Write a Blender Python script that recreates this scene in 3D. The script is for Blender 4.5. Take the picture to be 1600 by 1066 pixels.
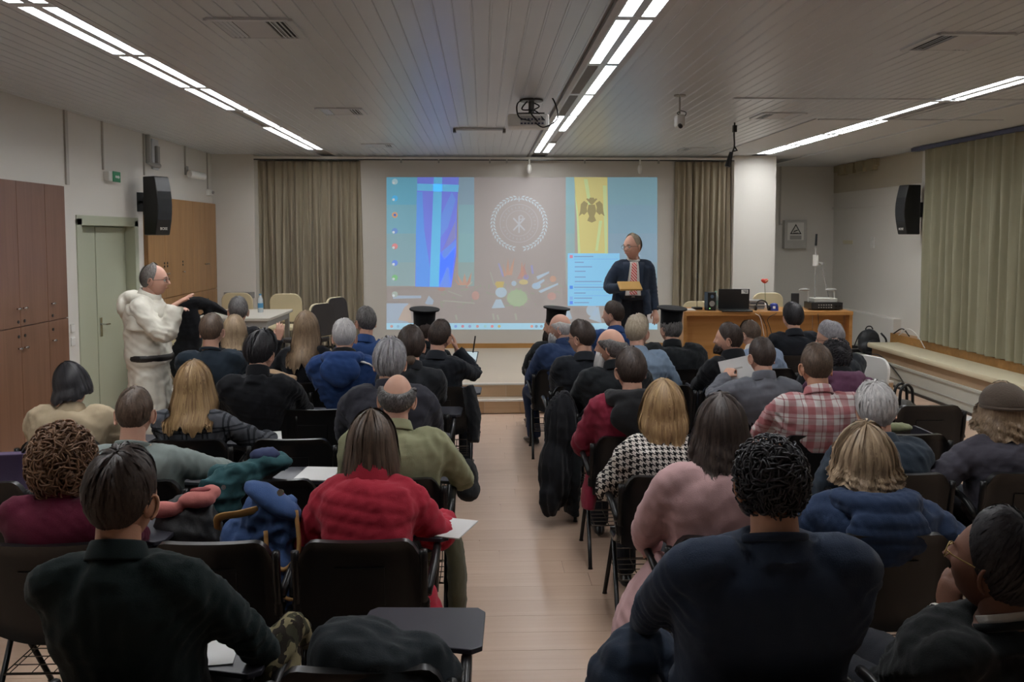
import bpy, bmesh, math, random
import numpy as np
from mathutils import Vector, Matrix

# ------------------------------------------------------------------ clear, camera, world, exposure
for o in list(bpy.data.objects): bpy.data.objects.remove(o)
SC = bpy.context.scene
COL = SC.collection
CAMZ, FPX, HOR, VPX = 2.0, 1350.0, 368.0, 755.0
PITCH = math.radians(3.6)
YAW = math.atan((800 - VPX) / FPX)                 # room axis vanishes left of the picture's middle
cd = bpy.data.cameras.new('camera'); cam = bpy.data.objects.new('camera', cd); COL.objects.link(cam)
cd.sensor_width = 36; cd.lens = FPX / 1600 * 36; cd.clip_start = .05; cd.clip_end = 100
cam.location = (0, 0, CAMZ); cam.rotation_euler = (math.pi / 2 - PITCH, 0, -YAW)
PCY = HOR + FPX * math.tan(PITCH)                  # pixel row of the optical axis
cd.shift_y = -(533 - PCY) / 1600
SC.camera = cam
W = bpy.data.worlds.new('world'); SC.world = W; W.use_nodes = True
W.node_tree.nodes['Background'].inputs[0].default_value = (.8, .85, .9, 1)
W.node_tree.nodes['Background'].inputs[1].default_value = .15
vs = SC.view_settings
vs.view_transform = 'Standard'; vs.look = 'None'; vs.gamma = 1; vs.use_curve_mapping = False
vs.exposure = 0.6
LAMP = 22.0          # emission of the ceiling diffusers
SCREEN = 0.3         # emission of the projected picture

_fw = Vector((math.sin(YAW) * math.cos(PITCH), math.cos(YAW) * math.cos(PITCH), -math.sin(PITCH)))
_rt = Vector((math.cos(YAW), -math.sin(YAW), 0)); _up = _rt.cross(_fw)
def ray(px, py): return _fw * FPX + _rt * (px - 800) + _up * (PCY - py)
def at(px, py, d):
    r = ray(px, py); return Vector((0, 0, CAMZ)) + r * (d / r.y)
def atz(px, py, z):
    r = ray(px, py); return Vector((0, 0, CAMZ)) + r * ((z - CAMZ) / r.z)
def atx(px, py, x):
    r = ray(px, py); return Vector((0, 0, CAMZ)) + r * (x / r.x)

# ------------------------------------------------------------------ helpers: colour, materials
def lin(c):
    if isinstance(c, str): c = tuple(int(c[i:i+2], 16) / 255 for i in (0, 2, 4))
    return tuple((v / 12.92 if v <= .04045 else ((v + .055) / 1.055) ** 2.4) for v in c) + (1,)
MATS = {}
class NT:
    def __init__(s, m): s.t = m.node_tree; s.n = s.t.nodes; s.l = s.t.links
    def new(s, typ, **kw):
        n = s.n.new(typ)
        for k, v in kw.items(): setattr(n, k, v)
        return n
    def put(s, sock, v):
        if hasattr(v, 'is_output'): s.l.new(v, sock)
        elif v is not None: sock.default_value = v
    def math(s, op, a, b=None, c=None):
        n = s.new('ShaderNodeMath', operation=op)
        for i, v in enumerate((a, b, c)): s.put(n.inputs[i], v) if v is not None else None
        return n.outputs[0]
    def mix(s, f, a, b, bt='MIX'):
        n = s.new('ShaderNodeMix', data_type='RGBA', blend_type=bt)
        s.put(n.inputs[0], f); s.put(n.inputs[6], a); s.put(n.inputs[7], b); return n.outputs[2]
    def noise(s, vec, scale, det=3, dist=0):
        n = s.new('ShaderNodeTexNoise'); s.put(n.inputs['Vector'], vec)
        n.inputs['Scale'].default_value = scale; n.inputs['Detail'].default_value = det; n.inputs['Distortion'].default_value = dist
        return n.outputs['Fac']
    def mapping(s, vec, scale):
        n = s.new('ShaderNodeMapping'); s.put(n.inputs[0], vec); n.inputs['Scale'].default_value = scale; return n.outputs[0]
    def sep(s, vec):
        n = s.new('ShaderNodeSeparateXYZ'); s.put(n.inputs[0], vec); return n.outputs
def base(name, col, rough=.6, metal=0, spec=.5):
    m = bpy.data.materials.new(name); m.use_nodes = True
    b = m.node_tree.nodes['Principled BSDF']
    b.inputs['Base Color'].default_value = lin(col); b.inputs['Roughness'].default_value = rough
    b.inputs['Metallic'].default_value = metal; b.inputs['Specular IOR Level'].default_value = spec
    return m, NT(m), b
def M(name, col, rough=.6, metal=0, var=.12, vs_=6, bump=0, bs=120, spec=.5, stretch=(1, 1, 1), sheen=0):
    """plain procedural material: colour with soft noise, optional fine bump"""
    if name in MATS: return MATS[name]
    m, t, b = base(name, col, rough, metal, spec)
    tc = t.new('ShaderNodeTexCoord').outputs['Object']
    v = t.mapping(tc, stretch)
    f = t.noise(v, vs_, 4)
    c = lin(col); k = [max(0, x * (1 - var)) for x in c[:3]] + [1]; w = [min(1, x * (1 + var)) for x in c[:3]] + [1]
    t.l.new(t.mix(f, tuple(k), tuple(w)), b.inputs['Base Color'])
    if bump:
        bn = t.new('ShaderNodeBump'); bn.inputs['Strength'].default_value = bump; bn.inputs['Distance'].default_value = .004
        t.put(bn.inputs['Height'], t.noise(v, bs, 3)); t.l.new(bn.outputs[0], b.inputs['Normal'])
    if sheen:
        b.inputs['Sheen Weight'].default_value = sheen; b.inputs['Sheen Roughness'].default_value = .5
    MATS[name] = m; return m
def cloth(name, col, rough=.85, var=.14, bump=.25, bs=260, sheen=.08, spec=.15):
    return M(name, col, rough, 0, var, 5, bump, bs, spec, (1, 1, 1), sheen)
def wood(name, col, col2, axis=2, scale=7, rough=.4, spec=.4):
    if name in MATS: return MATS[name]
    m, t, b = base(name, col, rough, 0, spec)
    tc = t.new('ShaderNodeTexCoord').outputs['Object']
    s = [scale * 3] * 3; s[axis] = scale * .18
    f = t.noise(t.mapping(tc, tuple(s)), 1.0, 6, .6)
    f2 = t.math('MULTIPLY', t.math('SUBTRACT', f, .3), 2.2)
    t.l.new(t.mix(f2, lin(col), lin(col2)), b.inputs['Base Color'])
    MATS[name] = m; return m
def emit(name, col, st):
    if name in MATS: return MATS[name]
    m, t, b = base(name, col, .6)
    b.inputs['Base Color'].default_value = lin('d8d6d2')
    b.inputs['Emission Color'].default_value = lin(col); b.inputs['Emission Strength'].default_value = st
    MATS[name] = m; return m

# ------------------------------------------------------------------ helpers: objects
def tag(o, label=None, cat=None, group=None, kind=None):
    for k, v in (('label', label), ('category', cat), ('group', group), ('kind', kind)):
        if v: o[k] = v
    return o
def empty(name, loc=(0, 0, 0), rz=0, label=None, cat=None, group=None, kind=None):
    o = bpy.data.objects.new(name, None); COL.objects.link(o); o.location = loc; o.rotation_euler = (0, 0, rz)
    o.empty_display_size = .1
    return tag(o, label, cat, group, kind)
def link(name, me, parent=None, mat=None, loc=None, rot=None):
    if mat is not None and not me.materials: me.materials.append(mat)
    o = bpy.data.objects.new(name, me); COL.objects.link(o)
    if parent: o.parent = parent
    if loc is not None: o.location = loc
    if rot is not None: o.rotation_euler = rot
    return o
def mesh_np(name, V, F, smooth=True, uv=None):
    me = bpy.data.meshes.new(name)
    V = np.asarray(V, dtype=np.float32)
    if isinstance(F, np.ndarray): tot = np.full(len(F), F.shape[1], dtype=np.int32); li = F.astype(np.int32).ravel()
    else: tot = np.fromiter((len(f) for f in F), dtype=np.int32, count=len(F)); li = np.fromiter((i for f in F for i in f), dtype=np.int32, count=int(tot.sum()))
    me.vertices.add(len(V)); me.vertices.foreach_set('co', V.ravel()); me.loops.add(len(li)); me.loops.foreach_set('vertex_index', li)
    me.polygons.add(len(tot)); me.polygons.foreach_set('loop_start', (np.cumsum(tot) - tot).astype(np.int32)); me.polygons.foreach_set('loop_total', tot); me.update(calc_edges=True)
    if smooth: me.polygons.foreach_set('use_smooth', [True] * len(me.polygons))
    if uv is not None:
        l = me.uv_layers.new(name='UVMap'); idx = np.empty(len(me.loops), dtype=np.int32); me.loops.foreach_get('vertex_index', idx)
        l.data.foreach_set('uv', np.asarray(uv, dtype=np.float32)[idx].ravel())
    me.update(); return me
class MB:
    """collects shapes, builds ONE mesh object"""
    def __init__(s): s.v = []; s.f = []
    def add(s, V, F, mtx=None):
        n = len(s.v)
        for p in V:
            p = Vector(p)
            s.v.append(tuple(mtx @ p) if mtx else tuple(p))
        s.f += [tuple(i + n for i in f) for f in F]; return s
    def box(s, x0, x1, y0, y1, z0, z1, ch=0, mtx=None):
        if ch <= 0:
            V = [(x, y, z) for z in (z0, z1) for y in (y0, y1) for x in (x0, x1)]
            return s.add(V, [(0, 2, 3, 1), (4, 5, 7, 6), (0, 1, 5, 4), (1, 3, 7, 5), (3, 2, 6, 7), (2, 0, 4, 6)], mtx)
        bm = bmesh.new(); bmesh.ops.create_cube(bm, size=1)
        for v in bm.verts: v.co = ((x0 + x1) / 2 + v.co.x * (x1 - x0), (y0 + y1) / 2 + v.co.y * (y1 - y0), (z0 + z1) / 2 + v.co.z * (z1 - z0))
        bmesh.ops.bevel(bm, geom=bm.edges[:], offset=ch, segments=2, affect='EDGES', profile=.5)
        bm.verts.index_update()
        s.add([v.co for v in bm.verts], [[v.index for v in f.verts] for f in bm.faces], mtx); bm.free(); return s
    def tube(s, pts, r, n=8, mtx=None, cap=True):
        V, F = tube_np(np.array([tuple(p) for p in pts], float), r, n, cap); return s.add(V, F, mtx)
    def lathe(s, prof, n=20, c=(0, 0, 0), mtx=None):
        V = []; F = []
        for (r, z) in prof:
            for k in range(n):
                a = 2 * math.pi * k / n; V.append((c[0] + r * math.cos(a), c[1] + r * math.sin(a), c[2] + z))
        for i in range(len(prof) - 1):
            for k in range(n):
                k2 = (k + 1) % n; F.append((i * n + k, i * n + k2, (i + 1) * n + k2, (i + 1) * n + k))
        F.append(tuple(reversed(range(n)))); F.append(tuple(range((len(prof) - 1) * n, len(prof) * n)))
        return s.add(V, F, mtx)
    def prism(s, poly, t, mtx=None):
        """polygon in xy, extruded 0..t in z"""
        n = len(poly); V = [(x, y, 0) for x, y in poly] + [(x, y, t) for x, y in poly]
        F = [tuple(reversed(range(n))), tuple(range(n, 2 * n))] + [(i, (i + 1) % n, n + (i + 1) % n, n + i) for i in range(n)]
        return s.add(V, F, mtx)
    def build(s, name, mat, parent=None, smooth=False, bevel=0, loc=None, rot=None):
        me = bpy.data.meshes.new(name); me.from_pydata(s.v, [], s.f); me.update()
        bm = bmesh.new(); bm.from_mesh(me); bmesh.ops.recalc_face_normals(bm, faces=bm.faces); bm.to_mesh(me); bm.free()
        if smooth:
            me.polygons.foreach_set('use_smooth', [True] * len(me.polygons))
            if smooth == 'auto':
                try: me.set_sharp_from_angle(angle=math.radians(40))
                except Exception: pass
        o = link(name, me, parent, mat, loc, rot)
        if bevel:
            b = o.modifiers.new('bevel', 'BEVEL'); b.width = bevel; b.segments = 2; b.limit_method = 'ANGLE'
        return o
def rrect(w, h, r, n=5, cx=0, cy=0):
    P = []
    for (sx, sy, a0) in ((1, 1, 0), (-1, 1, 90), (-1, -1, 180), (1, -1, 270)):
        for i in range(n + 1):
            a = math.radians(a0 + 90 * i / n); P.append((cx + sx * (w / 2 - r) + r * math.cos(a), cy + sy * (h / 2 - r) + r * math.sin(a)))
    return P
def nrm(a): a = np.asarray(a, float); return a / (np.linalg.norm(a) + 1e-12)
def tube_np(P, r, n=8, cap=True, ref=(1, 0, 0), flat=None, pw=2.0):
    """swept tube; r: radius or list; flat: second radius list (depth) measured across ref"""
    P = np.asarray(P, float); m = len(P)
    ra = np.broadcast_to(np.asarray(r, float), (m,)); rb = ra if flat is None else np.broadcast_to(np.asarray(flat, float), (m,))
    T = np.gradient(P, axis=0); T /= np.linalg.norm(T, axis=1)[:, None] + 1e-12
    u = np.asarray(ref, float)
    if abs(np.dot(nrm(u), T[0])) > .95: u = np.array((0, 1.0, 0)) if abs(T[0][1]) < .9 else np.array((0, 0, 1.0))
    V = []; a = np.arange(n) * 2 * np.pi / n
    ca, sa = np.cos(a), np.sin(a)
    if pw != 2: ca = np.sign(ca) * abs(ca) ** (2 / pw); sa = np.sign(sa) * abs(sa) ** (2 / pw)
    for i in range(m):
        u = u - T[i] * np.dot(u, T[i])
        if np.linalg.norm(u) < 1e-6: u = np.cross(T[i], (0.3, .5, .8))
        u = nrm(u); w = np.cross(T[i], u)
        V.append(P[i] + np.outer(ca, u) * ra[i] + np.outer(sa, w) * rb[i])
    V = np.concatenate(V); F = []
    for i in range(m - 1):
        for k in range(n):
            k2 = (k + 1) % n; F.append((i * n + k, i * n + k2, (i + 1) * n + k2, (i + 1) * n + k))
    if cap: F.append(tuple(reversed(range(n)))); F.append(tuple(range((m - 1) * n, m * n)))
    return V, F
def spline(pts, n=8):
    """Catmull-Rom through points"""
    P = [np.array(tuple(p), float) for p in pts]; P = [2 * P[0] - P[1]] + P + [2 * P[-1] - P[-2]]; out = []
    for i in range(1, len(P) - 2):
        for k in range(n):
            t = k / n
            out.append(.5 * (2 * P[i] + (P[i+1] - P[i-1]) * t + (2 * P[i-1] - 5 * P[i] + 4 * P[i+1] - P[i+2]) * t * t + (3 * P[i] - P[i-1] - 3 * P[i+1] + P[i+2]) * t ** 3))
    out.append(P[-2]); return np.array(out)
def ellipsoid_np(c, r, n=14, m=10, R=None):
    V = []; F = []
    for i in range(m + 1):
        th = math.pi * i / m
        for k in range(n):
            a = 2 * math.pi * k / n; V.append((r[0] * math.sin(th) * math.cos(a), r[1] * math.sin(th) * math.sin(a), r[2] * math.cos(th)))
    V = np.array(V)
    if R is not None: V = V @ R.T
    V = V + np.asarray(c, float)
    for i in range(m):
        for k in range(n):
            k2 = (k + 1) % n; F.append((i * n + k, (i + 1) * n + k, (i + 1) * n + k2, i * n + k2))
    return V, F
class Acc:
    def __init__(s): s.V = []; s.F = []; s.n = 0
    def add(s, VF):
        V, F = VF; s.V.append(np.asarray(V, float)); s.F += [tuple(i + s.n for i in f) for f in F]; s.n += len(V); return s
    def get(s): return np.concatenate(s.V), s.F
TS = bpy.data.scenes.new('scratch')
def voxel(V, F, size, it=3):
    """fuse overlapping closed shapes into one continuous surface"""
    me = bpy.data.meshes.new('t'); me.from_pydata(np.asarray(V).tolist(), [], F)
    bm = bmesh.new(); bm.from_mesh(me); bmesh.ops.recalc_face_normals(bm, faces=bm.faces); bm.to_mesh(me); bm.free()
    ob = bpy.data.objects.new('t', me); TS.collection.objects.link(ob)
    r = ob.modifiers.new('r', 'REMESH'); r.mode = 'VOXEL'; r.voxel_size = size
    if it: s = ob.modifiers.new('s', 'SMOOTH'); s.iterations = it; s.factor = .5
    vl = TS.view_layers[0]; vl.update(); ev = ob.evaluated_get(vl.depsgraph); m2 = ev.to_mesh()
    n = len(m2.vertices); co = np.empty(n * 3, dtype=np.float32); m2.vertices.foreach_get('co', co)
    no = np.empty(n * 3, dtype=np.float32); m2.vertices.foreach_get('normal', no)
    li = np.empty(len(m2.loops), dtype=np.int32); m2.loops.foreach_get('vertex_index', li)
    tot = np.empty(len(m2.polygons), dtype=np.int32); m2.polygons.foreach_get('loop_total', tot)
    F2 = li.reshape(-1, 4) if (tot == 4).all() else [li[a:a + b] for a, b in zip(np.cumsum(tot) - tot, tot)]
    ev.to_mesh_clear(); bpy.data.objects.remove(ob); bpy.data.meshes.remove(me)
    return co.reshape(-1, 3).astype(float), F2, no.reshape(-1, 3).astype(float)
def folds(p, amp, seed, freq=1.0):
    """soft cloth folds: ridged sum of warped waves"""
    r = np.random.RandomState(seed); d = np.zeros(len(p))
    for i in range(7):
        k = r.normal(size=3) * (9 + 7 * i) * freq; k2 = r.normal(size=3) * 7 * freq
        w = np.sin(p @ k + 1.6 * np.sin(p @ k2 + r.rand() * 6) + r.rand() * 6)
        d += (1 - 2 * np.abs(w)) / (1.3 + i * .8)
    return d * amp / 2.2
# ------------------------------------------------------------------ materials of the room
WALL = M('wall_paint', 'd9d5cd', .85, var=.03, vs_=1.5, bump=.05, bs=60)
WALLW = M('screen_paint', 'c8c3bb', .8, var=.015, vs_=1)
CEIL = M('ceiling_enamel', 'cdd0d3', .33, var=.03, vs_=2)
CEILB = M('ceiling_back', 'a8a5a2', .8, var=.03)
CEILP = M('ceiling_plaster', 'cbccce', .6, var=.03)
FLOORM = wood('laminate', 'c9ae98', 'bb9c86', 0, 3, .38, .4)
WOODO = wood('orange_beech', 'b98650', 'a5733c', 0, 6)
CABN = wood('cabinet_dark', '86624c', '76543f', 2, 6, .3)
CABF = wood('cabinet_light', 'a88055', '946e49', 2, 6)
TRIMW = wood('trim_wood', 'b4854d', '9f7340', 0, 6)
BLACK = M('black_plastic', '1b1b1c', .35, var=.1)
BLACKM = M('black_metal', '161617', .35, .2, var=.1)
CHROME = M('chrome', 'c8c8c8', .2, 1)
WHITEP = M('white_plastic', 'dedcd6', .45, var=.04)
GREYP = M('grey_plastic', '9a9893', .5, var=.05)
SAGE = M('sage_paint', 'b3b7a0', .5, var=.04, vs_=2)
CREAM = M('cream_vinyl', 'd8ceb0', .5, var=.05, bump=.1, bs=80)
PLATF = M('platform_lino', 'bcae9b', .5, var=.05, vs_=2)
GREYR = M('riser_grey', 'b4b4a9', .55, var=.05, vs_=3)
CURT = M('curtain_cloth', '9a8f7a', .9, var=.1, vs_=4, bump=.15, bs=300, sheen=.1)
CURT2 = M('curtain_cloth_green', '8f8b73', .9, var=.1, vs_=4, bump=.15, bs=300, sheen=.1)
XL, XR, YF, YA, YB, ZC = -3.95, 6.02, 13.0, 14.7, -2.6, 3.18
PZ = .30
def struct(mb, name, mat, **kw):
    return tag(mb.build(name, mat, **kw), kind='structure')

# floor: planks across the aisle as pieces, the rest one sheet
fl = struct(MB().box(XL, XR, YB, YA, -.06, -.008), 'floor', FLOORM)
pm = bpy.data.meshes.new('plank')
_b = MB().box(0, 1.2, 0, .19, -.008, 0)
pm.from_pydata([(max(.001, min(1.199, v[0])), max(.0007, min(.1893, v[1])), v[2]) for v in _b.v], [], _b.f); pm.materials.append(FLOORM)
rnd = random.Random(4); rest = MB()
j = 0; y = 1.2
while y < 9.4:
    off = rnd.uniform(0, 1.2); x = -3.95 - off
    while x < 5.42:
        x0, x1 = max(x, XL), min(x + 1.2, 5.42)
        if x1 - x0 > .05:
            if -1.6 < (x0 + x1) / 2 < 1.6 and x1 - x0 > 1.19:
                o = link('plank', pm, fl, loc=(x, y, 0)); j += 1
            else:
                rest.box(x0 + .001, x1 - .001, y + .0007, y + .1893, -.008, 0)
        x += 1.2
    y += .19
rest.box(4.78, 5.42, y, 13.0, -.008, 0); rest.box(XL, XR, YB, 1.2, -.008, 0); rest.box(5.42, XR, 1.2, 3.0, -.008, 0)
tag(rest.build('planks', FLOORM, fl), kind='stuff')

# walls
lw = MB()
for (a, b, z0, z1) in ((YB, 8.60, 0, ZC), (8.60, 9.98, 2.16, ZC), (9.98, YA, 0, ZC)): lw.box(XL - .3, XL, a, b, z0, z1)
struct(lw, 'wall_left', WALL)
struct(MB().box(XL, -1.0, YF + .25, YF + .4, 0, ZC).box(-1.0, 4.4, YF + .25, YF + .4, 0, ZC), 'wall_front', WALL)
struct(MB().box(XL, -3.34, 12.80, YF + .3, 0, ZC), 'wall_pier_left', WALL)
struct(MB().box(3.73, 4.36, 12.8, YF + .3, 0, ZC), 'wall_pillar_right', WALL)
struct(MB().box(4.3, XR + .2, YA, YA + .2, 0, ZC), 'wall_alcove', WALL)
struct(MB().box(4.2, 4.36, YF + .3, YA, 0, ZC), 'wall_alcove_side', WALL)
struct(MB().box(XR, XR + .2, YB, YA, 0, ZC), 'wall_right', WALL)
struct(MB().box(XL, XR, YB - .2, YB, 0, ZC), 'wall_back', WALL)
# upper darker frieze, rail line and low ledge on the right wall
FRZ = M('frieze_paint', 'bdb5a2', .8, var=.04)
struct(MB().box(XR - .012, XR, 11.0, YA, 2.72, ZC - .02), 'trim_1', FRZ)
struct(MB().box(XR - .03, XR - .012, 11.0, YA, 2.45, 2.475), 'trim_2', WALL)
struct(MB().box(5.90, XR, 12.2, YA, .30, .80), 'trim_3', WALL, bevel=.006)
pel = MB()
for k in range(4): pel.box(XR - .09, XR - .012, 13.05 + k * .36, 13.29 + k * .36, 3.0, ZC - .01)
pel.box(XR - .06, XR - .013, 13.0, 14.6, 3.06, ZC - .01)
tag(pel.build('pelmet_bracket_rail', M('beige_rail', 'a89d80', .7)), 'beige stepped curtain bracket rail high on right wall near corner', 'rail')

# ceiling
ce = struct(MB().box(XL - .3, XR + .2, YB, YA + .2, ZC + .03, ZC + .12), 'ceiling', CEILB)
LX = (-2.30, .83, 4.06)
sp = bpy.data.meshes.new('slat'); _b = MB()
prof = [(-.0499, .022), (-.0499, .001), (-.048, 0), (.034, 0), (.037, -.004), (.042, -.004), (.045, .002), (.0499, .002), (.0499, .022)]
_b.v = [(x, YB, z) for x, z in prof] + [(x, YF + .3, z) for x, z in prof]
n = len(prof); _b2 = list(_b.v); _b.f = [(i, i + 1, n + i + 1, n + i) for i in range(n - 1)] + [tuple(range(n)), tuple(reversed(range(n, 2 * n)))]
sp.from_pydata(_b.v, [], _b.f); sp.materials.append(CEIL); sp.update()
sp2 = bpy.data.meshes.new('slat_short'); sp2.from_pydata([(x, min(y, 8.72), z) for x, y, z in _b.v], [], _b.f); sp2.materials.append(CEIL); sp2.update()
x = XL + .05
while x < 4.74:
    if min(abs(x - l) for l in LX) > .15: link('ceiling_slat', sp if x < 3.38 else sp2, ce, loc=(x, 0, ZC))
    x += .1
fill = MB()
for l in LX: fill.box(l - .15, l - .112, YB, YF + .25, ZC - .002, ZC + .03).box(l + .112, l + .15, YB, YF + .25, ZC - .002, ZC + .03)
fill.box(4.75, XR, YB, YA, ZC - .004, ZC + .03); fill.box(3.38, LX[2] - .15, 8.72, YF + .3, ZC, ZC + .03).box(LX[2] + .15, 4.75, 8.72, YF + .3, ZC, ZC + .03)
fill.build('lamp_channel', CEILP, ce)
for (yy, x0, x1) in ((7.42, 2.15, 5.9), (8.72, 3.4, 5.3)):
    link('ceiling_joint_strip', MB().box(x0, x1, yy, yy + .035, ZC - .012, ZC).build('tmp', CEIL).data, ce)
    bpy.data.objects.remove(bpy.data.objects['tmp'])
struct(MB().box(4.76, 4.80, YB, YA, ZC - .016, ZC), 'trim_4', CEIL)

# ceiling lamps: recessed twin louvre fittings
LIT = bpy.data.materials.new('lamp_glow'); LIT.use_nodes = True
_p = LIT.node_tree.nodes['Principled BSDF']; _p.inputs['Emission Color'].default_value = (.97, .985, 1, 1); _p.inputs['Emission Strength'].default_value = LAMP
_p.inputs['Base Color'].default_value = (.8, .8, .8, 1)
OFFM = M('lamp_off', 'a39c92', .4, var=.05)
def half_mesh(L):
    return MB().box(-.037, .037, .045, L - .045, .012, .02)
def lamp_row(l, y1, pitch, count, off, side):
    names = ['first', 'second', 'third', 'fourth', 'fifth', 'sixth', 'seventh', 'added unseen eighth', 'ninth']  # last fitting of each row is out of view, added to brighten the foreground
    for k in range(count):
        y0 = y1 - pitch * (k + 1); L = pitch
        r = empty('ceiling_lamp', (l, y0, ZC), 0, f'recessed twin fluorescent ceiling fitting, {names[k]} from the front wall in the {side} row', 'ceiling lamp', f'fittings of the {side} lamp row')
        h = MB().box(-.11, .11, 0, L, .021, .03)
        h.box(-.112, -.1, 0, L, -.004, .03).box(.1, .112, 0, L, -.004, .03).box(-.025, .025, .02, L - .02, -.003, .025)
        h.box(-.1, .1, 0, .042, -.004, .025).box(-.1, .1, L - .042, L, -.004, .025)
        h.build('housing', CEIL, r)
        for s in (0, 1):
            half_mesh(L).build('diffuser', OFFM if (k, s) in off else LIT, r, loc=((-.063, .063)[s], 0, 0))
        if k >= 3:
            for s in (0, 1):
                g = MB(); cx = (-.063, .063)[s]; q = .05
                while q < L - .03: g.box(cx - .042, cx + .042, q, q + .003, -.001, .012); q += .06
                tag(g.build('louvre', CEIL, r), kind='stuff')
lamp_row(LX[0], 12.07, 1.248, 8, {(2, 0)}, 'left')
lamp_row(LX[1], 12.4, 1.275, 8, {(1, 1), (3, 0), (4, 0)}, 'middle')
lamp_row(LX[2], 12.5, 1.235, 8, {(3, 1)}, 'right')

# air vents
def vent(x, y, label, s=.44):
    r = empty('air_vent', (x, y, ZC), 0, label, 'air vent', 'ceiling air vents')
    f = MB()
    for a in (-1, 1):
        f.box(a * s / 2 - .02, a * s / 2 + .02, -s / 2, s / 2, -.014, .0).box(-s / 2, s / 2, a * s / 2 - .02, a * s / 2 + .02, -.014, .0)
    f.build('frame', CEIL, r)
    MB().box(-s / 2, s / 2, -s / 2, s / 2, -.003, .0).build('backing', M('vent_dark', '3c3a38', .8), r)
    MB().box(-.09, .09, -s / 2 + .02, s / 2 - .02, -.012, -.002).build('centre_panel', CEILP, r)
    for a in (-1, 1):
        for k in range(4):
            xx = a * (.115 + k * .026)
            MB().box(-.008, .008, -s / 2 + .02, s / 2 - .02, -.012, -.008).build('blade', CEIL, r, loc=(xx, 0, 0), rot=(0, a * .5, 0))
vent(-1.28, 5.05, 'square ceiling air vent nearest the camera on the left')
vent(-1.34, 8.34, 'bluish square ceiling air vent between left lamps and projector', .40)
vent(-1.36, 11.45, 'small ceiling air vent in front of the left curtain', .38)
vent(2.88, 5.25, 'square ceiling air vent nearest the camera on the right')
vent(2.9, 8.5, 'square ceiling air vent beside the right lamp row', .40)
vent(2.9, 11.8, 'small ceiling air vent above the right curtain', .38)

# front platform with two tiled steps
pf = struct(MB().box(XL, 4.78, 9.85, 13.3, 0, PZ).box(XL, 4.78, 9.64, 9.86, 0, .148), 'platform', PLATF)
TILE = [wood('tile_a', 'b59674', 'a98a68', 0, 4), wood('tile_b', 'ab8b69', 'a08060', 0, 4), wood('tile_c', 'bb9d7d', 'b08f6e', 0, 4)]
for (yy, z0, z1, dx) in ((9.64, 0, .135, .05), (9.85, .15, .285, .2)):
    x = XL + .01 - dx; k = 0
    while x < 4.75:
        xa, xb = max(x, XL), min(x + .40, 4.78)
        MB().box(xa + .002, xb - .002, yy - .012, yy + .001, z0 + .001, z1).build('riser_tile', TILE[(k * 7 + int(dx * 20)) % 3], pf); x += .40; k += 1
for (yy, zz) in ((9.64, .15), (9.85, PZ)):
    MB().box(XL, 4.78, yy - .022, yy + .03, zz - .016, zz + .003).build('nosing', M('nosing_metal', 'd6d2ca', .4, .1), pf)

# right platform with bench, sill box
rp = struct(MB().box(5.42, XR, 3.0, YA, 0, PZ).box(4.36, 5.42, 13.0, YA, 0, PZ), 'platform_side', GREYR)
MB().box(5.40, 5.42, 3.0, 13.0, 0, .03).build('base_strip', BLACK, rp)
MB().box(5.408, 5.42, 3.0, 13.0, .12, .125).build('groove_line', GREYP, rp)
MB().box(5.405, 5.44, 3.0, 13.0, .275, .303).build('nosing', GREYR, rp)
struct(MB().box(5.86, XR, 3.0, 12.2, PZ, .60), 'trim_5', TRIMW, bevel=.004)
b = empty('bench', (5.63, 8.5, PZ), 0, 'long low bench with cream padded top on the grey side platform', 'bench')
MB().box(-.19, .2, -4, 3.35, 0, .13).build('bench_base', M('bench_side', 'a58a6d', .7, var=.1), b)
cu = MB().box(-.235, .225, -4.05, 3.42, .13, .2, .02); cu.build('bench_cushion', CREAM, b, smooth='auto')
struct(MB().box(4.36, XR, YA - .02, YA, PZ, .40), 'baseboard_alcove', TRIMW)

# white projection board with wooden base strip
brd = MB().box(-1.83, 2.90, YF, YF + .25, .37, 3.14)
struct(brd, 'wall_screen', WALLW)
struct(MB().box(-1.83, 2.90, YF - .02, YF + .2, PZ, .37), 'baseboard_front', TRIMW)
rail = MB().box(-3.34, 3.73, YF - .22, YF - .16, 3.115, 3.15)
rl = tag(rail.build('curtain_rail', M('rail_white', 'd5d1ca', .5)), 'white curtain rail along the top of the front wall', 'rail')
MB().box(-3.34, 3.73, YF - .20, YF - .18, 3.10, 3.115).build('dark_slot', BLACK, rl)
for xx in (-1.2, -.65, .1, .35, 1.5, 2.6): MB().box(xx - .012, xx + .012, YF - .21, YF - .17, 3.06, 3.115).build('hook', GREYP, rl)

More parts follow.
